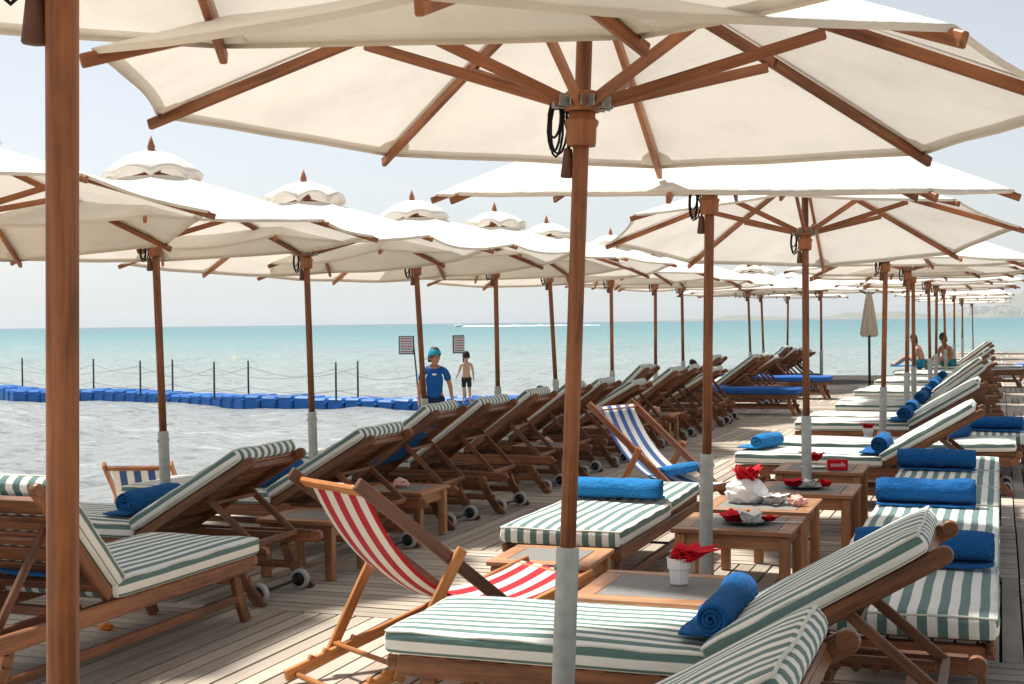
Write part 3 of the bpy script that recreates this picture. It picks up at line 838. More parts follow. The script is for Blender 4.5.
# ================================================================== TABLES
def make_table(w, d, h):
    root = empty('deck_table'); wd = M['teak_table']
    t = MB(); fr = .085
    for s in (-1, 1):
        t.box((0, s*(d/2-fr/2), h-.0125), (w, fr, .025)); t.box((s*(w/2-fr/2), 0, h-.0125), (fr, d-2*fr-.003, .025))
    t.box((0, 0, h-.022), (w-.1, d-.1, .012))
    t.build('table_top', wd, root)
    MB().box((0, 0, h-.0075), (w-2*fr-.006, d-2*fr-.006, .016), bev=.002).build('stone_inlay', M['stone'], root)
    ap = MB()
    for s in (-1, 1):
        ap.box((0, s*(d/2-.05), h-.065), (w-.13, .022, .075)); ap.box((s*(w/2-.05), 0, h-.065), (.022, d-.13, .075))
    ap.build('apron', wd, root)
    for sx in (-1, 1):
        for sy in (-1, 1):
            MB().box((sx*(w/2-.045), sy*(d/2-.045), (h-.028)/2), (.055, .055, h-.03)).build('leg', wd, root)
    return root
TB = make_table(.64, .62, .46); TL = make_table(.54, .52, .365)
kidmap(TB); kidmap(TL); tu = set()
def table(proto, x, y, rz, label, group):
    o = proto if proto.name not in tu else copy_tree(proto); tu.add(proto.name)
    o.location = (x, y, .002); o.rotation_euler = (0, 0, rz); tag(o, label, 'table', group)
    return o
TG, TS = 'stone topped dining tables', 'low side tables between loungers'
table(TB, -1.32, 5.40, R(1), 'wooden table with stone inlay holding the white cup with a red napkin', TG)
table(TB, -1.34, 7.24, R(1), 'wooden table holding a dark plate, behind the second umbrella pole', TG)
table(TB, -1.35, 8.02, R(0), 'wooden table holding the white paper bundle topped with red napkins', TG)
table(TB, -1.19, 8.82, R(0), 'wooden table holding a dark plate, third table back behind the paper bundle', TG)
table(TB, -1.25, 10.08, R(0), 'wooden table holding a small red box, farthest of the dining tables', TG)
table(TL, -2.18, 6.50, R(2), 'low empty side table at the foot of the mid deck lounger', TS)
table(TL, -4.08, 7.45, R(0), 'low side table between the two nearest loungers that face the sea', TS)
table(TL, -4.12, 8.86, R(0), 'low side table with a small pink packet, left of the man in blue', TS)
table(TL, -4.2, 12.36, R(0), 'low side table with a red packet, between raised loungers behind the centre pole', TS)
for i, y in enumerate((14.6, 16.8, 19.0)): table(TL, -4.2, y, 0, f'{ORD[i]} small side table beyond the blue striped deckchair, between seaward loungers', TS)
table(TL, -1.3, 13.55, 0, 'low side table with a white cup holding a red napkin, in the landward row', TS)
for i, y in enumerate((17.15, 20.4)): table(TL, -.95, y, 0, f'{ORD[i]} small table among the far landward loungers', TS)

# ================================================================== DECKCHAIRS
def deckchair(x, y, z, heading, smat, wmat, rmat, label, lean=0):
    root = empty('deckchair', (x, y, z), heading)   # local +x is the way the sitter faces
    tag(root, label, 'deckchair', 'folding deckchairs')
    W = .56
    A0, A1 = Vector((.70, 0, .02)), Vector((-.42, 0, .90))
    B0, B1 = Vector((-.50, 0, .035)), Vector((.82, 0, .37))
    for s in (-1, 1):
        e = Vector((0, s*W/2, 0))
        MB().bar(A0+e, A1+e+(A1-A0)*.02, .026, .055).build('back_rail', rmat, root)
        bl = MB(); e2 = Vector((0, s*(W/2-.035), 0)); bl.bar(B0+e2, B1+e2+(B1-B0)*.03, .026, .05)
        for k in range(4):
            p = B0.lerp(B1, .10+.055*k)+e2
            bl.box((p.x, p.y, p.z+.026), (.03, .025, .022), Matrix.Rotation(R(30), 3, 'Y'), .003)
        bl.build('base_rail', wmat, root)
        pv = A0.lerp(A1, .60)+Vector((0, s*(W/2+.028), 0)); pe = B0.lerp(B1, .20)+Vector((0, s*(W/2+.005), .02))
        up_ = (pv-pe).normalized()
        MB().bar(pe-up_*.05, pv+up_*.06, .022, .05).build('prop_leg', wmat, root)
    c = MB()
    t = A1+(A0-A1)*.03; c.bar((t.x, -W/2, t.z), (t.x, W/2, t.z), .05, .024, up=(.62, 0, .78)).build('top_bar', wmat, root)
    c = MB(); c.bar((B1.x-.02, -W/2+.03, B1.z), (B1.x-.02, W/2-.03, B1.z), .045, .024).build('front_bar', wmat, root)
    c = MB()
    p = B0.lerp(B1, .20); c.tube([(p.x, -W/2, p.z+.03), (p.x, W/2, p.z+.03)], .012, 8)
    c.tube([(B0.x+.05, -W/2+.03, B0.z), (B0.x+.05, W/2-.03, B0.z)], .013, 8); c.build('cross_rod', wmat, root)
    sl = MB(); Ws = W-.10
    T0 = A1+(A0-A1)*.03+Vector((.01, 0, .018)); T1 = Vector((B1.x-.015, 0, B1.z+.018))
    ctrl = Vector((-.02, 0, .10))
    def fn(a, b):
        p = T0*(1-a)**2 + ctrl*2*a*(1-a) + T1*a*a
        yy = (b-.5)*Ws
        return Vector((p.x, yy, p.z - .03*math.sin(PI*a)*(1-(2*b-1)**2) + .004*noise.noise(Vector((a*5, b*4, x)))))
    sl.solid(fn, 28, 12, .003, lambda a, b: ((b-.5)*Ws, a*1.4))
    sl.build('sling', smat, root)
    return root
deckchair(-2.46, 5.37, .004, R(58), M['stripe_red'], M['teak_gold'], M['teak_brown'], 'red and white striped deckchair seen from behind, golden wooden props')
deckchair(-2.52, 10.1, .004, R(-20), M['stripe_blue'], M['teak_red'], M['teak_red'], 'blue and white striped deckchair seen from the front in mid deck')
deckchair(-6.98, 9.80, -.50, R(112), M['stripe_blue'], M['teak_red'], M['teak_gold'], 'blue and white striped deckchair standing down on the beach behind the left loungers')

# ================================================================== TOWELS
def roll_mesh(L, r1, squash=1.0, seed=0, turns=3.2, flap=.16):
    """rolled terry towel: axis along x, lying on z=0"""
    mb = MB(); th = .011
    n = int(turns*16)
    def prof(t):
        a = t*turns*2*PI; r_ = .016+(r1-.016)*t
        return Vector((0, r_*math.cos(a-PI/2+(-turns)*2*PI), r_*math.sin(a-PI/2+(-turns)*2*PI)))
    pts = [prof(i/n) for i in range(n+1)]
    if flap:
        for k in range(1, 5): pts.append(Vector((0, flap*k/4, -r1+.002)))
    nl = 14; tot = len(pts)-1
    def fn(a, b):
        i = a*tot; k = min(int(i), tot-1); p = pts[k].lerp(pts[k+1], i-k)
        x = (b-.5)*L*(1+.012*math.sin(i*.9+seed))
        g = 1+.07*noise.noise(Vector((x*7+seed, p.y*9, p.z*9)))+.17*noise.noise(Vector((x*4.4, seed*2.7, 1.5)))+.10*noise.noise(Vector((x*11, p.y*14, seed)))-.1*(abs(2*x/L)**6)
        zz = (p.z*g+r1)*squash
        return Vector((x, p.y*g*(1+(1-squash)*.25)+.022*noise.noise(Vector((x*5, seed, 0))), max(.004, zz)))
    mb.solid(fn, tot, nl, th)
    return mb
def towel(x, y, z, rz, L, r_, label, squash=1, mat='towel', flap=.16, tilt=0):
    o = roll_mesh(L, r_, squash, seed=x*3+y, flap=flap).build('rolled_towel', M[mat])
    o.location = (x, y, z); o.rotation_euler = (tilt, 0, rz)
    return tag(o, label, 'towel', 'rolled blue towels')
ZC = .457
towel(-.94, 4.80, ZC, R(90), .56, .078, 'rolled blue towel against the backrest of the nearest whole lounger', flap=.14)
towel(-.33, 6.28, ZC, R(180), .60, .10, 'rolled blue towel across the nearest end on lounger, partly behind the backrest', .85, flap=.12)
towel(-.42, 8.22, ZC, R(180), .56, .10, 'rolled blue towel across the middle end on lounger', .85, 'towel', .10)
towel(-.44, 10.15, ZC, R(180), .54, .10, 'rolled blue towel across the farthest end on lounger', .85, flap=.10)
towel(-2.27, 8.02, ZC, R(3), .60, .10, 'loosely rolled sky blue towel across the flat mid deck lounger', .72, 'towel_light', .10)
towel(-1.90, 11.55, ZC, R(72), .42, .07, 'rolled light blue towel on the foot of a striped lounger behind the tables', .95, 'towel_light', .2)
towel(-.93, 11.42, ZC, R(90), .46, .08, 'rolled blue towel showing its spiral end at the hinge of a raised lounger', flap=.16)
towel(-.42, 12.70, ZC, R(60), .44, .08, 'rolled dark blue towel peeking out behind a raised backrest')
towel(-.05, 13.80, ZC, R(180), .52, .085, 'thick blue towel over the near end of the flat lounger at right edge', .9)
towel(1.3, 24.6, ZC, R(180), .55, .085, 'small far blue towel on the flat lounger at right edge', .9)
for i, (y, rz) in enumerate(((15.05, 90), (16.1, 90), (18.2, 88), (19.2, 93), (21.6, 90), (22.6, 90), (25.0, 90))):
    towel(-.97, y, ZC, R(rz), .5, .085, f'{ORD[i]} rolled blue towel in the file of towels on the far raised loungers', .95)
towel(-4.80, 6.74, ZC, R(90), .5, .08, 'rolled blue towel at the hinge of the nearest lounger facing the sea')
towel(-4.80, 8.24, ZC, R(90), .5, .085, 'rolled blue towel on the lounger behind the red deckchair')
towel(-4.07, 4.98, ZC, R(180), .46, .07, 'dark blue towel barely showing at the hinge of the lower left lounger')
t = towel(-2.34, 10.05, .375, R(72), .5, .06, 'light blue towel lying in the sling of the blue striped deckchair', .8, 'towel_light', .12)
# spread towels
def spread(x, y, z, rz, L, W, label, mat='towel', tilt=0):
    mb = MB()
    def fn(a, b):
        px_, py_ = (a-.5)*L, (b-.5)*W
        return Vector((px_, py_, .014+.012*noise.noise(Vector((px_*4+x, py_*4, y)))+.006*noise.noise(Vector((px_*11, py_*11, x)))))
    mb.solid(fn, 24, 16, .012)
    o = mb.build('spread_towel', M[mat]); o.location = (x, y, z); o.rotation_euler = (0, tilt, rz)
    return tag(o, label, 'towel', 'spread blue towels')
spread(-4.33, 9.52, .66, 0, .62, .6, 'blue towel spread over the raised backrest behind the pink packet', 'towel', -R(40))
spread(-1.9, 31.6, ZC+.005, 0, .9, .72, 'blue towel spread under the far sitting couple', 'towel_light')

# ================================================================== TABLE THINGS
def petal_napkin(x, y, z, s, rz, label, fan=7, tall=1.0, lean=0, mat='red'):
    mb = MB(); rn = random.Random(int(abs(x*100)))
    for k in range(fan):
        a = rz + 2*PI*k/fan; out = rn.uniform(.45, .8)*s; up = rn.uniform(.75, 1.05)*s*tall
        d = Vector((math.cos(a), math.sin(a), 0)); sd = Vector((-d.y, d.x, 0)); w = s*.42
        def fn(u, v):
            t = u; ww = w*math.sin(PI*min(1, (t*.85+.15)))**.7*(1-t**3*.98)
            p = d*(s*.10+out*t**1.3) + Vector((0, 0, up*t*(1-.25*t))) + sd*(v-.5)*2*ww
            p += d*(-.25*ww*abs(v-.5)*2) + Vector((lean*t*s, 0, 0))
            p += Vector((0, 0, .25*ww*(1-abs(2*v-1))))
            return p
        mb.solid(fn, 8, 4, .0025)
    o = mb.build('folded_napkin', M[mat]); o.location = (x, y, z)
    return tag(o, label, 'napkin', 'red folded napkins' if mat == 'red' else None)
def cup(x, y, z, s, label):
    o = MB().lathe([(.030*s, 0), (.034*s, .004*s), (.038*s, .055*s), (.044*s, .06*s), (.046*s, .10*s), (.043*s, .10*s), (.039*s, .062*s), (.034*s, .055*s), (.028*s, .008*s)], 10).build('white_cup', M['white'])
    for p in o.data.polygons: p.use_smooth = False
    o.location = (x, y, z)
    return tag(o, label, 'cup', 'white cups')
zt = .464
cup(-1.27, 5.46, zt, 1.12, 'white faceted cup on the nearest stone topped table, red napkin in it')
petal_napkin(-1.255, 5.46, zt+.095, .155, .1, 'large red napkin opening out of the cup on the nearest table', 8, .68, .35)
cup(-1.23, 13.55, .369, 1.15, 'white cup with red napkin on the low table in the landward row')
petal_napkin(-1.23, 13.55, .369+.09, .11, .4, 'red napkin standing in the far white cup', 8, 1.1)
def plate(x, y, z, label):
    o = MB().lathe([(.07, 0), (.085, .004), (.135, .018), (.138, .022), (.085, .010), (.001, .008)], 28).build('dinner_plate', M['plate'])
    o.location = (x, y, z); return tag(o, label, 'plate', 'dark plates')
def crumple(name, x, y, z, size, mat, label, cat, seed, group=None, spiky=.35):
    bm = bmesh.new(); bmesh.ops.create_icosphere(bm, subdivisions=4, radius=1)
    for v in bm.verts:
        n_ = noise.fractal(v.co*1.7+Vector((seed, 0, 0)), 1, 2.2, 4); rdg = abs(noise.noise(v.co*2.6+Vector((0, seed, 0))))
        v.co *= 1+spiky*n_-.35*rdg
        v.co = Vector((v.co.x*size[0]/2, v.co.y*size[1]/2, max(v.co.z, -.75)*size[2]/1.75+size[2]*.43))
    for f_ in bm.faces: f_.smooth = True
    me = bpy.data.meshes.new(name); bm.to_mesh(me); bm.free(); me.materials.append(M[mat])
    o = bpy.data.objects.new(name, me); col.objects.link(o); o.location = (x, y, z); return tag(o, label, cat, group)
def folded_leaf(x, y, z, rz, mat, label, w=.17, d=.1, h=.06):
    mb = MB()
    def fn(u, v):
        s_ = (u-.5)*w; t = v*2*PI
        k = math.sin(PI*(.12+.76*u))
        return Vector((s_, math.cos(t)*d/2*k, max(0, h*.5+math.sin(t)*h*.5*k*(1+.3*math.sin(u*17)))))
    mb.grid(fn, 16, 14); o = mb.build('folded_napkin', M[mat]); o.location = (x, y, z); o.rotation_euler = (0, 0, rz)
    return tag(o, label, 'napkin')
plate(-1.30, 7.20, zt, 'dark plate with red and white napkins on the table at the second pole')
petal_napkin(-1.36, 7.18, zt+.010, .15, .9, 'red napkin folded on the dark plate beside the second pole', 6, .55)
petal_napkin(-1.26, 7.11, zt+.012, .13, 1.2, 'white napkin standing over the red one on the nearest dark plate', 4, .9, 0, 'paper')
petal_napkin(-1.18, 7.22, zt+.012, .09, .3, 'small red napkin end at the right of the nearest dark plate', 5, .6)
o = MB().box((0, 0, .004), (.23, .016, .004), bev=.001).build('dinner_knife', M['steel']); o.location = (-1.12, 7.26, zt); o.rotation_euler = (0, 0, R(8)); tag(o, 'steel knife lying right of the nearest dark plate', 'knife')
pbn = crumple('paper_bundle', -1.45, 8.02, zt, (.27, .24, .16), 'paper', 'crumpled white paper bundle with red napkins standing in it', 'paper bundle', 3.1, None, .09)
petal_napkin(-1.27, 7.99, zt+.004, .17, .5, 'white napkin spread out beside the paper bundle', 6, .5, 0, 'paper')
petal_napkin(-1.44, 8.02, zt+.10, .145, .3, 'red napkins standing up out of the white paper bundle', 9, 1.25)
crumple('snack_packet', -1.13, 7.95, zt, (.11, .08, .065), 'pink', 'small pink and white packet right of the paper bundle', 'packet', 8.3)
plate(-1.20, 8.80, zt, 'dark plate with napkins on the table behind the paper bundle')
petal_napkin(-1.28, 8.80, zt+.010, .13, 1.4, 'red napkin at the left of the farther dark plate', 6, .6)
petal_napkin(-1.17, 8.78, zt+.012, .10, .6, 'white napkin on the farther dark plate', 4, .85, 0, 'paper')
petal_napkin(-1.07, 8.80, zt+.012, .08, .4, 'red napkin bud at the right of the farther dark plate', 5, .9)
rb = MB().box((0, 0, .038), (.145, .06, .076), bev=.006).build('red_box', M['red']); rb.location = (-1.12, 9.92, zt); rb.rotation_euler = (0, 0, R(14))
tag(rb, 'small red box with blurred white lettering on the farthest table', 'box')
lt = MB(); rl_ = random.Random(2); xx = -.052
while xx < .05:
    w_ = rl_.uniform(.008, .014); hh_ = rl_.choice((.022, .024, .034)); lt.box((xx+w_/2, -.0312, .026+hh_/2), (w_*.55, .0016, hh_), bev=.0004)
    lt.box((xx+w_*.7, -.0312, .030+rl_.uniform(.0, .016)), (w_*.6, .0016, .006), bev=.0004); xx += w_+.004
lt.build('lettering', M['white'], rb)
spk = folded_leaf(-1.30, 10.0, zt, R(10), 'paper', 'flat white napkin beside the small red box', .2, .12, .02)
petal_napkin(-1.38, 10.55, .46, .16, .2, 'big red napkin behind the pole at the red box table', 9, .62)
crumple('snack_packet', -4.12, 8.84, .369, (.13, .10, .07), 'pink', 'pink and white packet on the side table left of the man in blue', 'packet', 1.3)
crumple('snack_packet', -4.2, 12.36, .369, (.14, .10, .07), 'pink', 'red and white packet on the side table behind the centre pole', 'packet', 5.3)
crumple('snack_packet', -4.2, 16.8, .369, (.15, .11, .09), 'pink', 'red packet on a far side table behind the blue striped deckchair', 'packet', 6.1)
crumple('snack_packet', -1.08, 13.5, .369, (.16, .12, .09), 'pink', 'red and white packet beside the far white cup', 'packet', 2.2)
crumple('orange_peel', -4.36, 5.72, 0, (.085, .05, .035), 'orange', 'bit of orange peel on the deck under the lower left lounger', 'peel', 4.4)

# ================================================================== PONTOON
pt = empty('floating_pontoon', (-20, 31.5, -.62)); tag(pt, 'long blue floating pontoon of plastic cubes with rope posts', 'pontoon')
path = [(-31.0, 34.6), (-28.4, 33.0), (-25.4, 32.9), (-22.0, 31.9), (-18.9, 30.6), (-15.7, 30.5), (-14.2, 30.3), (-12.5, 30.4), (-10.6, 31.4)]
def along(s):
    for (a, b) in zip(path[:-1], path[1:]):
        a, b = Vector((*a, 0)), Vector((*b, 0)); L = (b-a).length
        if s <= L: return a.lerp(b, s/L), math.atan2(b.y-a.y, b.x-a.x)
        s -= L
    return b, math.atan2(b.y-a.y, b.x-a.x)
tot = sum((Vector(b)-Vector(a)).length for a, b in zip(path[:-1], path[1:]))
blk = MB()
blk.box((0, 0, .08), (.475, .475, .44), bev=.05)
for sx in (-1, 1):
    for sy in (-1, 1): blk.lathe([(.05, -.02), (.05, .02)], 10, (sx*.235, sy*.235, .18+.012*sx*sy))
blm = blk.mesh('float_block'); blm.materials.append(M['float'])
n = int(tot/.5); rp_ = random.Random(9)
for k in range(min(n, 50)):
    for rw in range(2):
        c, a = along(tot-(k+.5)*.5); nv = Vector((-math.sin(a), math.cos(a), 0))
        p = c+nv*(.25+rw*.5)-Vector((-20, 31.5, 0))
        o = bpy.data.objects.new('float_block', blm); col.objects.link(o); o.parent = pt
        o.location = (p.x, p.y, rp_.uniform(-.02, .025)+.03*math.sin(k*.5)); o.rotation_euler = (rp_.uniform(-.03, .03), rp_.uniform(-.03, .03), a+rp_.uniform(-.03, .03))
PX_ = [[(-30.0, 33.8), (-23.14, 32.1), (-19.91, 30.9), (-15.97, 30.4), (-13.2, 30.3)], [(-29.6, 34.8), (-26.14, 33.9), (-22.74, 33.1), (-19.4, 31.8), (-15.9, 31.5)]]
for rowp in PX_:
    for (x, y) in rowp:
        MB().tube([(x+20, y-31.5, .2), (x+20, y-31.5, .75), (x+20, y-31.5, 1.22)], .026, 8).build('rope_post', M['post'], pt)
    for hgt in (1.05, .5):
        rp2 = MB()
        for (a, b) in zip(rowp[:-1], rowp[1:]):
            a, b = Vector((*a, 0))-Vector((20*-1, 31.5, 0)), Vector((*b, 0))-Vector((-20, 31.5, 0))
            rp2.tube([a.lerp(b, t/10)+Vector((0, 0, hgt-.28*math.sin(PI*t/10)*(1.0 if hgt > 1 else .6))) for t in range(11)], .006, 5)
        rp2.build('rope', M['rope'], pt)
by = MB().lathe([(.01, -.25), (.2, -.15), (.30, .0), (.26, .18), (.10, .32), (.05, .36), (.001, .37)], 16).build('buoy', M['yellow'])
by.scale = (.6, .6, .6); by.location = (-45.1, 72.4, -.6); tag(by, 'yellow buoy floating beyond the pontoon', 'buoy')

# ---- notice boards on posts by the pontoon
def notice(x, y, rz, lean, label, w, h):
    root = empty('notice_sign', (x, y, -.4), rz); tag(root, label, 'sign', 'notice signs at the pontoon')
    MB().tube([(w*.42, 0, 0), (w*.42-lean*.5, 0, .9), (w*.42-lean, 0, 1.66)], .02, 8).build('post', M['post'], root)
    zb = 1.44
    MB().box((-lean, -.03, zb+.0), (w+.03, .02, h+.03), bev=.003).build('frame', M['signdark'], root)
    MB().box((-lean, -.043, zb), (w-.03, .008, h-.03), bev=.001).build('board', M['signwhite'], root)
    tx = MB(); rnd = random.Random(int(x*-10)); rd = MB()
    for k in range(6):
        zz = zb+h*.38-k*h*.15; q = -w*.38
        tgt = rd if k in (1, 3) else tx
        while q < w*.36:
            l_ = rnd.uniform(.02, .06); tgt.box((q+l_/2-lean, -.0485, zz), (l_, .003, h*.055*(1.4 if k in (1, 3) else 1)), bev=.0005); q += l_+.012
    tx.build('lettering', M['signdark'], root); rd.build('red_lettering', M['signred'], root)
notice(-13.45, 29.6, R(8), .14, 'framed notice board with dark and red lines, left of the man', .36, .42)
notice(-12.55, 30.5, R(66), .1, 'notice board turned nearly edge on, above the shirtless child', .36, .42)

# ---- boat and wake on the horizon
bt = empty('speedboat', (-262, 637, -.6), R(35)); tag(bt, 'tiny white speedboat on the horizon trailing a long wake', 'boat')
mb = MB()
def hull(a, b):
    x = -3.2+6.4*a; w = 1.15*(1-max(0, a-.45)**2*3.2); t = b*PI
    return Vector((x, -math.cos(t)*w, .75+.25*a-math.sin(t)*.75*(1-.4*a)))
mb.grid(hull, 14, 8); mb.build('hull', M['boat'], bt)
MB().box((-.3, 0, 1.05), (2.2, 1.5, .7), bev=.2).build('cabin', M['boat'], bt)
mb = MB()
def wk(a, b):
    x = 3-75*a; w = (.8+2.2*a**.6)
    return Vector((x, (b-.5)*2*w, .15+math.sin(PI*b)*(.95-.7*a)*(.7+.6*noise.noise(Vector((a*40, b*3, 0))))))
mb.grid(wk, 120, 8); w_ = mb.build('wake', M['foam']); w_.location = (-262, 637, -.66); w_.rotation_euler = (0, 0, R(198)); tag(w_, 'white foam wake behind the far speedboat', kind='stuff')

# ================================================================== PEOPLE
def skin_body(joints, links, root_, name, mat, parent, sub=2):
    me = bpy.data.meshes.new(name); names = list(joints); idx = {k: i for i, k in enumerate(names)}
    me.from_pydata([joints[k][0] for k in names], [(idx[a], idx[b]) for a, b in links], [])
    o = bpy.data.objects.new(name, me); col.objects.link(o)
    md = o.modifiers.new('skin', 'SKIN'); md.use_smooth_shade = True
    for k in names:
        rr = joints[k][1]; v = me.skin_vertices[0].data[idx[k]]
        v.radius = rr if isinstance(rr, tuple) else (rr, rr); v.use_root = (k == root_)
    s = o.modifiers.new('sub', 'SUBSURF'); s.levels = sub; s.render_levels = sub
    dg = bpy.context.evaluated_depsgraph_get()
    nm = bpy.data.meshes.new_from_object(o.evaluated_get(dg)); o.modifiers.clear(); o.data = nm
    nm.materials.clear(); nm.materials.append(mat)
    for p in nm.polygons: p.use_smooth = True
    if parent is not None: o.parent = parent
    return o
def add_hand(J, Lk, wrist, elbow, side, pre, s):
    """palm and five fingers growing from the wrist, slightly curled"""
    w, e = Vector(J[wrist][0]), Vector(J[elbow][0]); d = (w-e).normalized()
    sd = Vector((side, 0, 0)); sd = (sd-d*sd.dot(d)).normalized(); nrm = d.cross(sd)
    J[pre+'palm'] = (w+d*.07*s, (.030*s, .020*s)); Lk.append((wrist, pre+'palm'))
    for i, (off, ln) in enumerate(((-.026, .062), (-.009, .072), (.009, .068), (.025, .054))):
        b = w+d*.10*s+nrm*off*s; J[f'{pre}f{i}a'] = (b, .0095*s); J[f'{pre}f{i}b'] = (b+d*ln*.6*s-sd*.008*s, .0085*s); J[f'{pre}f{i}c'] = (b+d*ln*s-sd*.026*s, .007*s)
        Lk += [(pre+'palm', f'{pre}f{i}a'), (f'{pre}f{i}a', f'{pre}f{i}b'), (f'{pre}f{i}b', f'{pre}f{i}c')]
    b = w+d*.045*s-nrm*.034*s; J[pre+'ta'] = (b, .011*s); J[pre+'tb'] = (b+d*.035*s-nrm*.012*s, .009*s)
    Lk += [(wrist, pre+'ta'), (pre+'ta', pre+'tb')]
def head_joints(J, Lk, neck, hc, face, s, yawside=None):
    """head of connected vertices: jaw, middle, crown, nose and ears"""
    hc = Vector(hc); f = Vector(face).normalized(); u = Vector((0, 0, 1)); sd = f.cross(u).normalized()
    J['jaw'] = (hc-u*.075*s+f*.018*s, (.058*s, .060*s)); J['mid'] = (hc+u*.0*s, (.074*s, .090*s)); J['crown'] = (hc+u*.085*s-f*.008*s, (.066*s, .078*s))
    Lk += [(neck, 'jaw'), ('jaw', 'mid'), ('mid', 'crown')]
    J['nose'] = (hc-u*.022*s+f*.108*s, .012*s); Lk.append(('mid', 'nose'))
    return hc, f, u, sd
def shell(name, fn, nu, nv, mat, parent):
    return MB().solid(fn, nu, nv, .004).build(name, mat, parent)
def face_bits(root, hc, f, u, sd, s, mats=True):
    for sg in (-1, 1):
        e = MB().lathe([(.001, -.006*s), (.011*s, 0), (.001, .006*s)], 8); o = e.build('eye', M['hair'], root); o.location = hc+u*.006*s+f*.088*s+sd*.031*s*sg
        er = MB().lathe([(.004*s, -.03*s), (.014*s, -.02*s), (.016*s, .01*s), (.006*s, .03*s)], 8); o = er.build('ear', M['skin'], root); o.location = hc-u*.012*s-f*.005*s+sd*.083*s*sg
    m_ = MB().box((0, 0, 0), (.042*s, .012*s, .009*s), bev=.003*s).build('mouth', M['pink'], root); m_.location = hc-u*.062*s+f*.074*s; m_.rotation_euler = (0, 0, math.atan2(sd.y, sd.x))
def cap_of_hair(name, hc, f, u, sd, s, mat, parent, low=.0, back=-.07, rad=.094, top=.168):
    def fn(a, b):
        th = b*2*PI; d = f*math.cos(th)+sd*math.sin(th); ft = (1+math.cos(th))/2
        lo = back*(1-ft)+(low+.045)*ft
        ph = a*PI/2; zz = lo*s+(.155*s-lo*s)*math.cos(ph)*1.0
        zz = (lo+(top-lo)*math.cos(ph))*s
        rr = rad*s*(math.sin(ph)**.75)*(1.06 if abs(math.cos(th)) > .5 else 1)
        return hc+d*rr+u*zz+f*.004*s
    mb = MB(); mb.solid(fn, 8, 20, .004*s)
    return mb.build(name, mat, parent)
def standing(x, y, z, rz, H, label, pose, skin, hs=1.0):
    s = H/1.76
    root = empty('person', (x, y, z), rz); tag(root, label, 'person')
    J, Lk = {}, []
    V = lambda a, b, c: Vector((a*s, b*s, c*s))
    J['pelvis'] = (V(0, 0, .95), (.135*s, .105*s)); J['waist'] = (V(0, 0, 1.10), (.130*s, .095*s)); J['chest'] = (V(0, .01, 1.30), (.155*s, .112*s)); J['upper'] = (V(0, .0, 1.44), (.10*s, .085*s)); J['neck'] = (V(0, -.01, 1.53), .053*s)
    Lk += [('pelvis', 'waist'), ('waist', 'chest'), ('chest', 'upper'), ('upper', 'neck')]
    for sg, n_ in ((-1, 'l'), (1, 'r')):
        ar = pose['arms'][n_]
        J[n_+'sh'] = (V(sg*.185, 0, 1.42), .058*s); J[n_+'el'] = (V(*ar[0]), .041*s); J[n_+'wr'] = (V(*ar[1]), .028*s)
        Lk += [('upper', n_+'sh'), (n_+'sh', n_+'el'), (n_+'el', n_+'wr')]
        add_hand(J, Lk, n_+'wr', n_+'el', sg, n_, s)
        lg = pose['legs'][n_]
        J[n_+'hip'] = (V(sg*.095, 0, .88), .092*s); J[n_+'kn'] = (V(*lg[0]), .058*s); J[n_+'an'] = (V(*lg[1]), .040*s); J[n_+'to'] = (V(lg[1][0]+sg*.02, lg[1][1]+.17, .028), .034*s)
        Lk += [('pelvis', n_+'hip'), (n_+'hip', n_+'kn'), (n_+'kn', n_+'an'), (n_+'an', n_+'to')]
    hc, f, u, sd = head_joints(J, Lk, 'neck', V(*pose['head']), pose['face'], s*hs)
    skin_body(J, Lk, 'pelvis', 'body', skin, root)
    face_bits(root, hc, f, u, sd, s*hs)
    return root, J, s, hc, f, u, sd
def clothes(J, keys, links, grow, name, mat, parent, root_key):
    jj = {k: (J[k][0], tuple(r_*grow for r_ in J[k][1]) if isinstance(J[k][1], tuple) else J[k][1]*grow) for k in keys}
    return skin_body(jj, links, root_key, name, mat, parent)
armd = {'l': ((-.25, .0, 1.15), (-.27, .07, .92)), 'r': ((.27, -.02, 1.16), (.30, .07, .92))}
legs_ = {'l': ((-.10, .03, .49), (-.11, -.01, .08)), 'r': ((.11, .02, .49), (.13, -.02, .08))}
face_cam = math.atan2(-21.5, 9.36)-PI/2
root, J, s, hc, f, u, sd = standing(-9.36, 21.52, -.72, face_cam, 1.80, 'man in blue T-shirt, navy shorts and backward turquoise cap at the water',
    {'arms': {'l': ((-.27, -.02, 1.16), (-.30, .08, .93)), 'r': ((.26, 0, 1.16), (.27, .06, .92))}, 'legs': legs_, 'head': (0, .02, 1.65), 'face': (-.75, .66, -.1)}, M['skin'], 1.1)
J2 = dict(J)
for n_ in 'lr': J2[n_+'sl'] = (J[n_+'sh'][0].lerp(J[n_+'el'][0], .72), .062*s)
J2['hem'] = (Vector((0, 0, .86*s)), (.150*s, .125*s)); 
clothes(J2, ['hem', 'pelvis', 'waist', 'chest', 'upper', 'lsh', 'rsh', 'lsl', 'rsl'], [('hem', 'pelvis'), ('pelvis', 'waist'), ('waist', 'chest'), ('chest', 'upper'), ('upper', 'lsh'), ('upper', 'rsh'), ('lsh', 'lsl'), ('rsh', 'rsl')], 1.13, 'tshirt', M['shirt'], root, 'pelvis')
J3 = dict(J); J3['pelvis'] = (J['pelvis'][0]-Vector((0, 0, .05)), J['pelvis'][1])
for n_ in 'lr': J3[n_+'kn'] = (J[n_+'hip'][0].lerp(J[n_+'kn'][0], .85), .082*s)
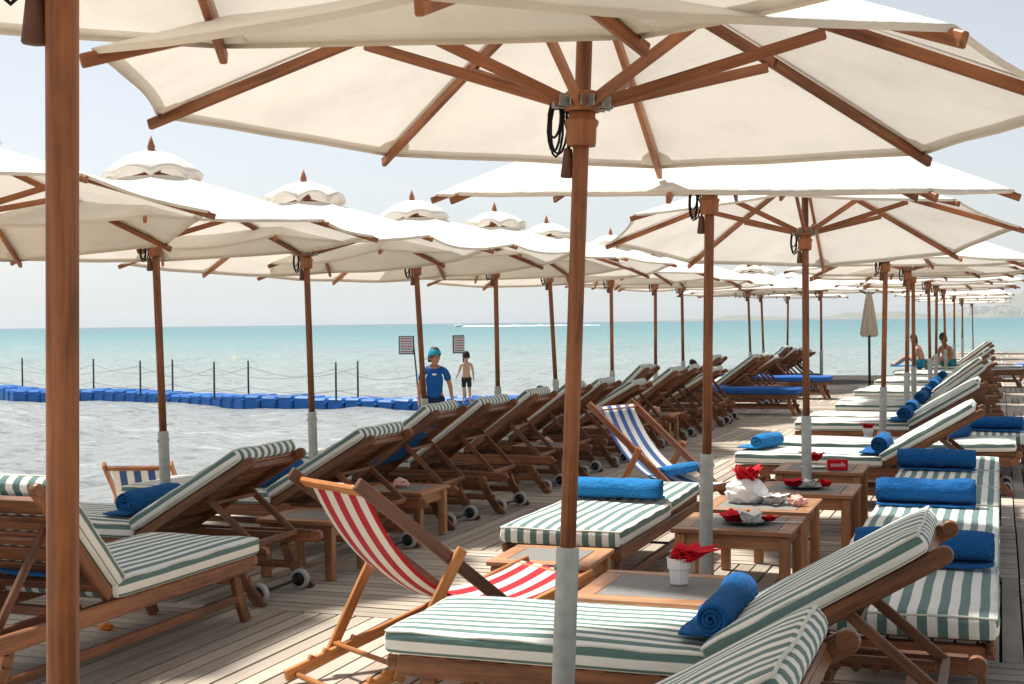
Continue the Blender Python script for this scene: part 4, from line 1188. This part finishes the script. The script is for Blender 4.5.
clothes(J3, ['pelvis', 'lhip', 'rhip', 'lkn', 'rkn'], [('pelvis', 'lhip'), ('pelvis', 'rhip'), ('lhip', 'lkn'), ('rhip', 'rkn')], 1.14, 'shorts', M['shorts'], root, 'pelvis')
cap_of_hair('hair', hc, f, u, sd, s*1.08, M['hair'], root, .02, -.09)
cap_of_hair('cap', hc, f, u, sd, s*1.14, M['cap'], root, .012, -.02, .094, .148)
o = MB().box((0, 0, 0), (.14*s, .09*s, .012), bev=.005).build('cap_brim', M['hair'], root); o.location = hc-f*.12*s-u*.04*s; o.rotation_euler = (0, 0, math.atan2(sd.y, sd.x))
o = MB().box((0, 0, 0), (.07, .006, .03), bev=.002).build('chest_logo', M['white'], root); o.location = (0, .142*s, 1.36*s)
# child on the pontoon, back to the camera
root, J, s, hc, f, u, sd = standing(-11.55, 28.4, -.30, R(18), 1.12, 'shirtless child in black shorts standing on the pontoon with back turned',
    {'arms': {'l': ((-.27, .1, 1.16), (-.36, .22, 1.0)), 'r': ((.24, .03, 1.16), (.25, .10, .94))}, 'legs': legs_, 'head': (0.0, .02, 1.70), 'face': (-.2, 1, -.3)}, M['skin_pale'], 1.4)
clothes(dict(J, **{n_+'kn': (J[n_+'hip'][0].lerp(J[n_+'kn'][0], .8), .075*s) for n_ in 'lr'}), ['pelvis', 'lhip', 'rhip', 'lkn', 'rkn'], [('pelvis', 'lhip'), ('pelvis', 'rhip'), ('lhip', 'lkn'), ('rhip', 'rkn')], 1.14, 'shorts', M['hair'], root, 'pelvis')
cap_of_hair('hair', hc, f, u, sd, s*1.44, M['hair'], root, .03, -.055, .092, .15)
# sitting couple far down the deck
def sitting(x, y, z, rz, H, label, skin, recline=0, face=(0, 1, 0), hairlen=-.09, suit='teal', arms=None):
    s = H/1.76; root = empty('person', (x, y, z), rz); tag(root, label, 'person'); J, Lk = {}, []
    V = lambda a, b, c: Vector((a*s, b*s, c*s))
    t = lambda h: -math.sin(recline)*h; q = lambda h: math.cos(recline)*h
    J['pelvis'] = (V(0, 0, .10), (.145*s, .11*s))
    for k, h, r_ in (('waist', .25, (.12*s, .092*s)), ('chest', .43, (.140*s, .10*s)), ('upper', .56, (.095*s, .08*s)), ('neck', .65, .05*s)): J[k] = (V(0, t(h-.1), .10+q(h-.1)), r_)
    Lk += [('pelvis', 'waist'), ('waist', 'chest'), ('chest', 'upper'), ('upper', 'neck')]
    for sg, n_ in ((-1, 'l'), (1, 'r')):
        sh = Vector((sg*.17, t(.44), .10+q(.44)))
        ar = arms[n_] if arms else ((sg*.22, t(.2)+.08, .10+q(.18)), (sg*.16, .22, .22))
        J[n_+'sh'] = (sh*s, .052*s); J[n_+'el'] = (V(*ar[0]), .038*s); J[n_+'wr'] = (V(*ar[1]), .027*s)
        Lk += [('upper', n_+'sh'), (n_+'sh', n_+'el'), (n_+'el', n_+'wr')]; add_hand(J, Lk, n_+'wr', n_+'el', sg, n_, s)
        up_ = .30 if recline < .5 else .12
        J[n_+'hip'] = (V(sg*.095, .06, .10), .088*s); J[n_+'kn'] = (V(sg*.12, .46, up_), .056*s); J[n_+'an'] = (V(sg*.11, .80, .06), .038*s); J[n_+'to'] = (V(sg*.12, .92, .10), .032*s)
        Lk += [('pelvis', n_+'hip'), (n_+'hip', n_+'kn'), (n_+'kn', n_+'an'), (n_+'an', n_+'to')]
    hp = Vector((0, t(.68)+.01, .10+q(.68)+.02))
    hc, f, u, sd = head_joints(J, Lk, 'neck', hp*s, face, s)
    skin_body(J, Lk, 'pelvis', 'body', skin, root); face_bits(root, hc, f, u, sd, s)
    cap_of_hair('hair', hc, f, u, sd, s*1.03, M['hair'], root, .03, hairlen)
    J3 = dict(J)
    for n_ in 'lr': J3[n_+'kn'] = (J[n_+'hip'][0].lerp(J[n_+'kn'][0], .45), .09*s)
    clothes(J3, ['pelvis', 'lhip', 'rhip', 'lkn', 'rkn'], [('pelvis', 'lhip'), ('pelvis', 'rhip'), ('lhip', 'lkn'), ('rhip', 'rkn')], 1.1, 'swimwear', M[suit], root, 'pelvis')
    return root, hc, f, u, sd, s
sitting(-1.62, 31.55, .44, R(75), 1.45, 'dark haired person sitting with bare back on the far lounger, left of the two', M['skin_pale'], -.4)
r_, hc, f, u, sd, s = sitting(-1.10, 31.75, .44, R(150), 1.48, 'person in dark sunglasses sitting on the far lounger, right of the two', M['skin'], -.35, (.0, 1, 0))
o = MB().box((0, 0, 0), (.14*s, .03*s, .04*s), bev=.01*s).build('sunglasses', M['black'], r_); o.location = hc+f*.092*s+u*.008*s; o.rotation_euler = (0, 0, math.atan2(sd.y, sd.x))
# sunbathers lying in the seaward row, heads against the raised backs
sitting(-4.92, 13.0, .40, PI/2, 1.45, 'sunbather lying on a seaward lounger behind the tall centre pole', M['skin'], 1.1, (0, 1, .5), suit='teal')
sitting(-4.95, 20.5, .40, PI/2, 1.45, 'far sunbather lying on a seaward lounger past the second pole', M['skin_pale'], 1.0, (0, 1, .5), suit='shorts')
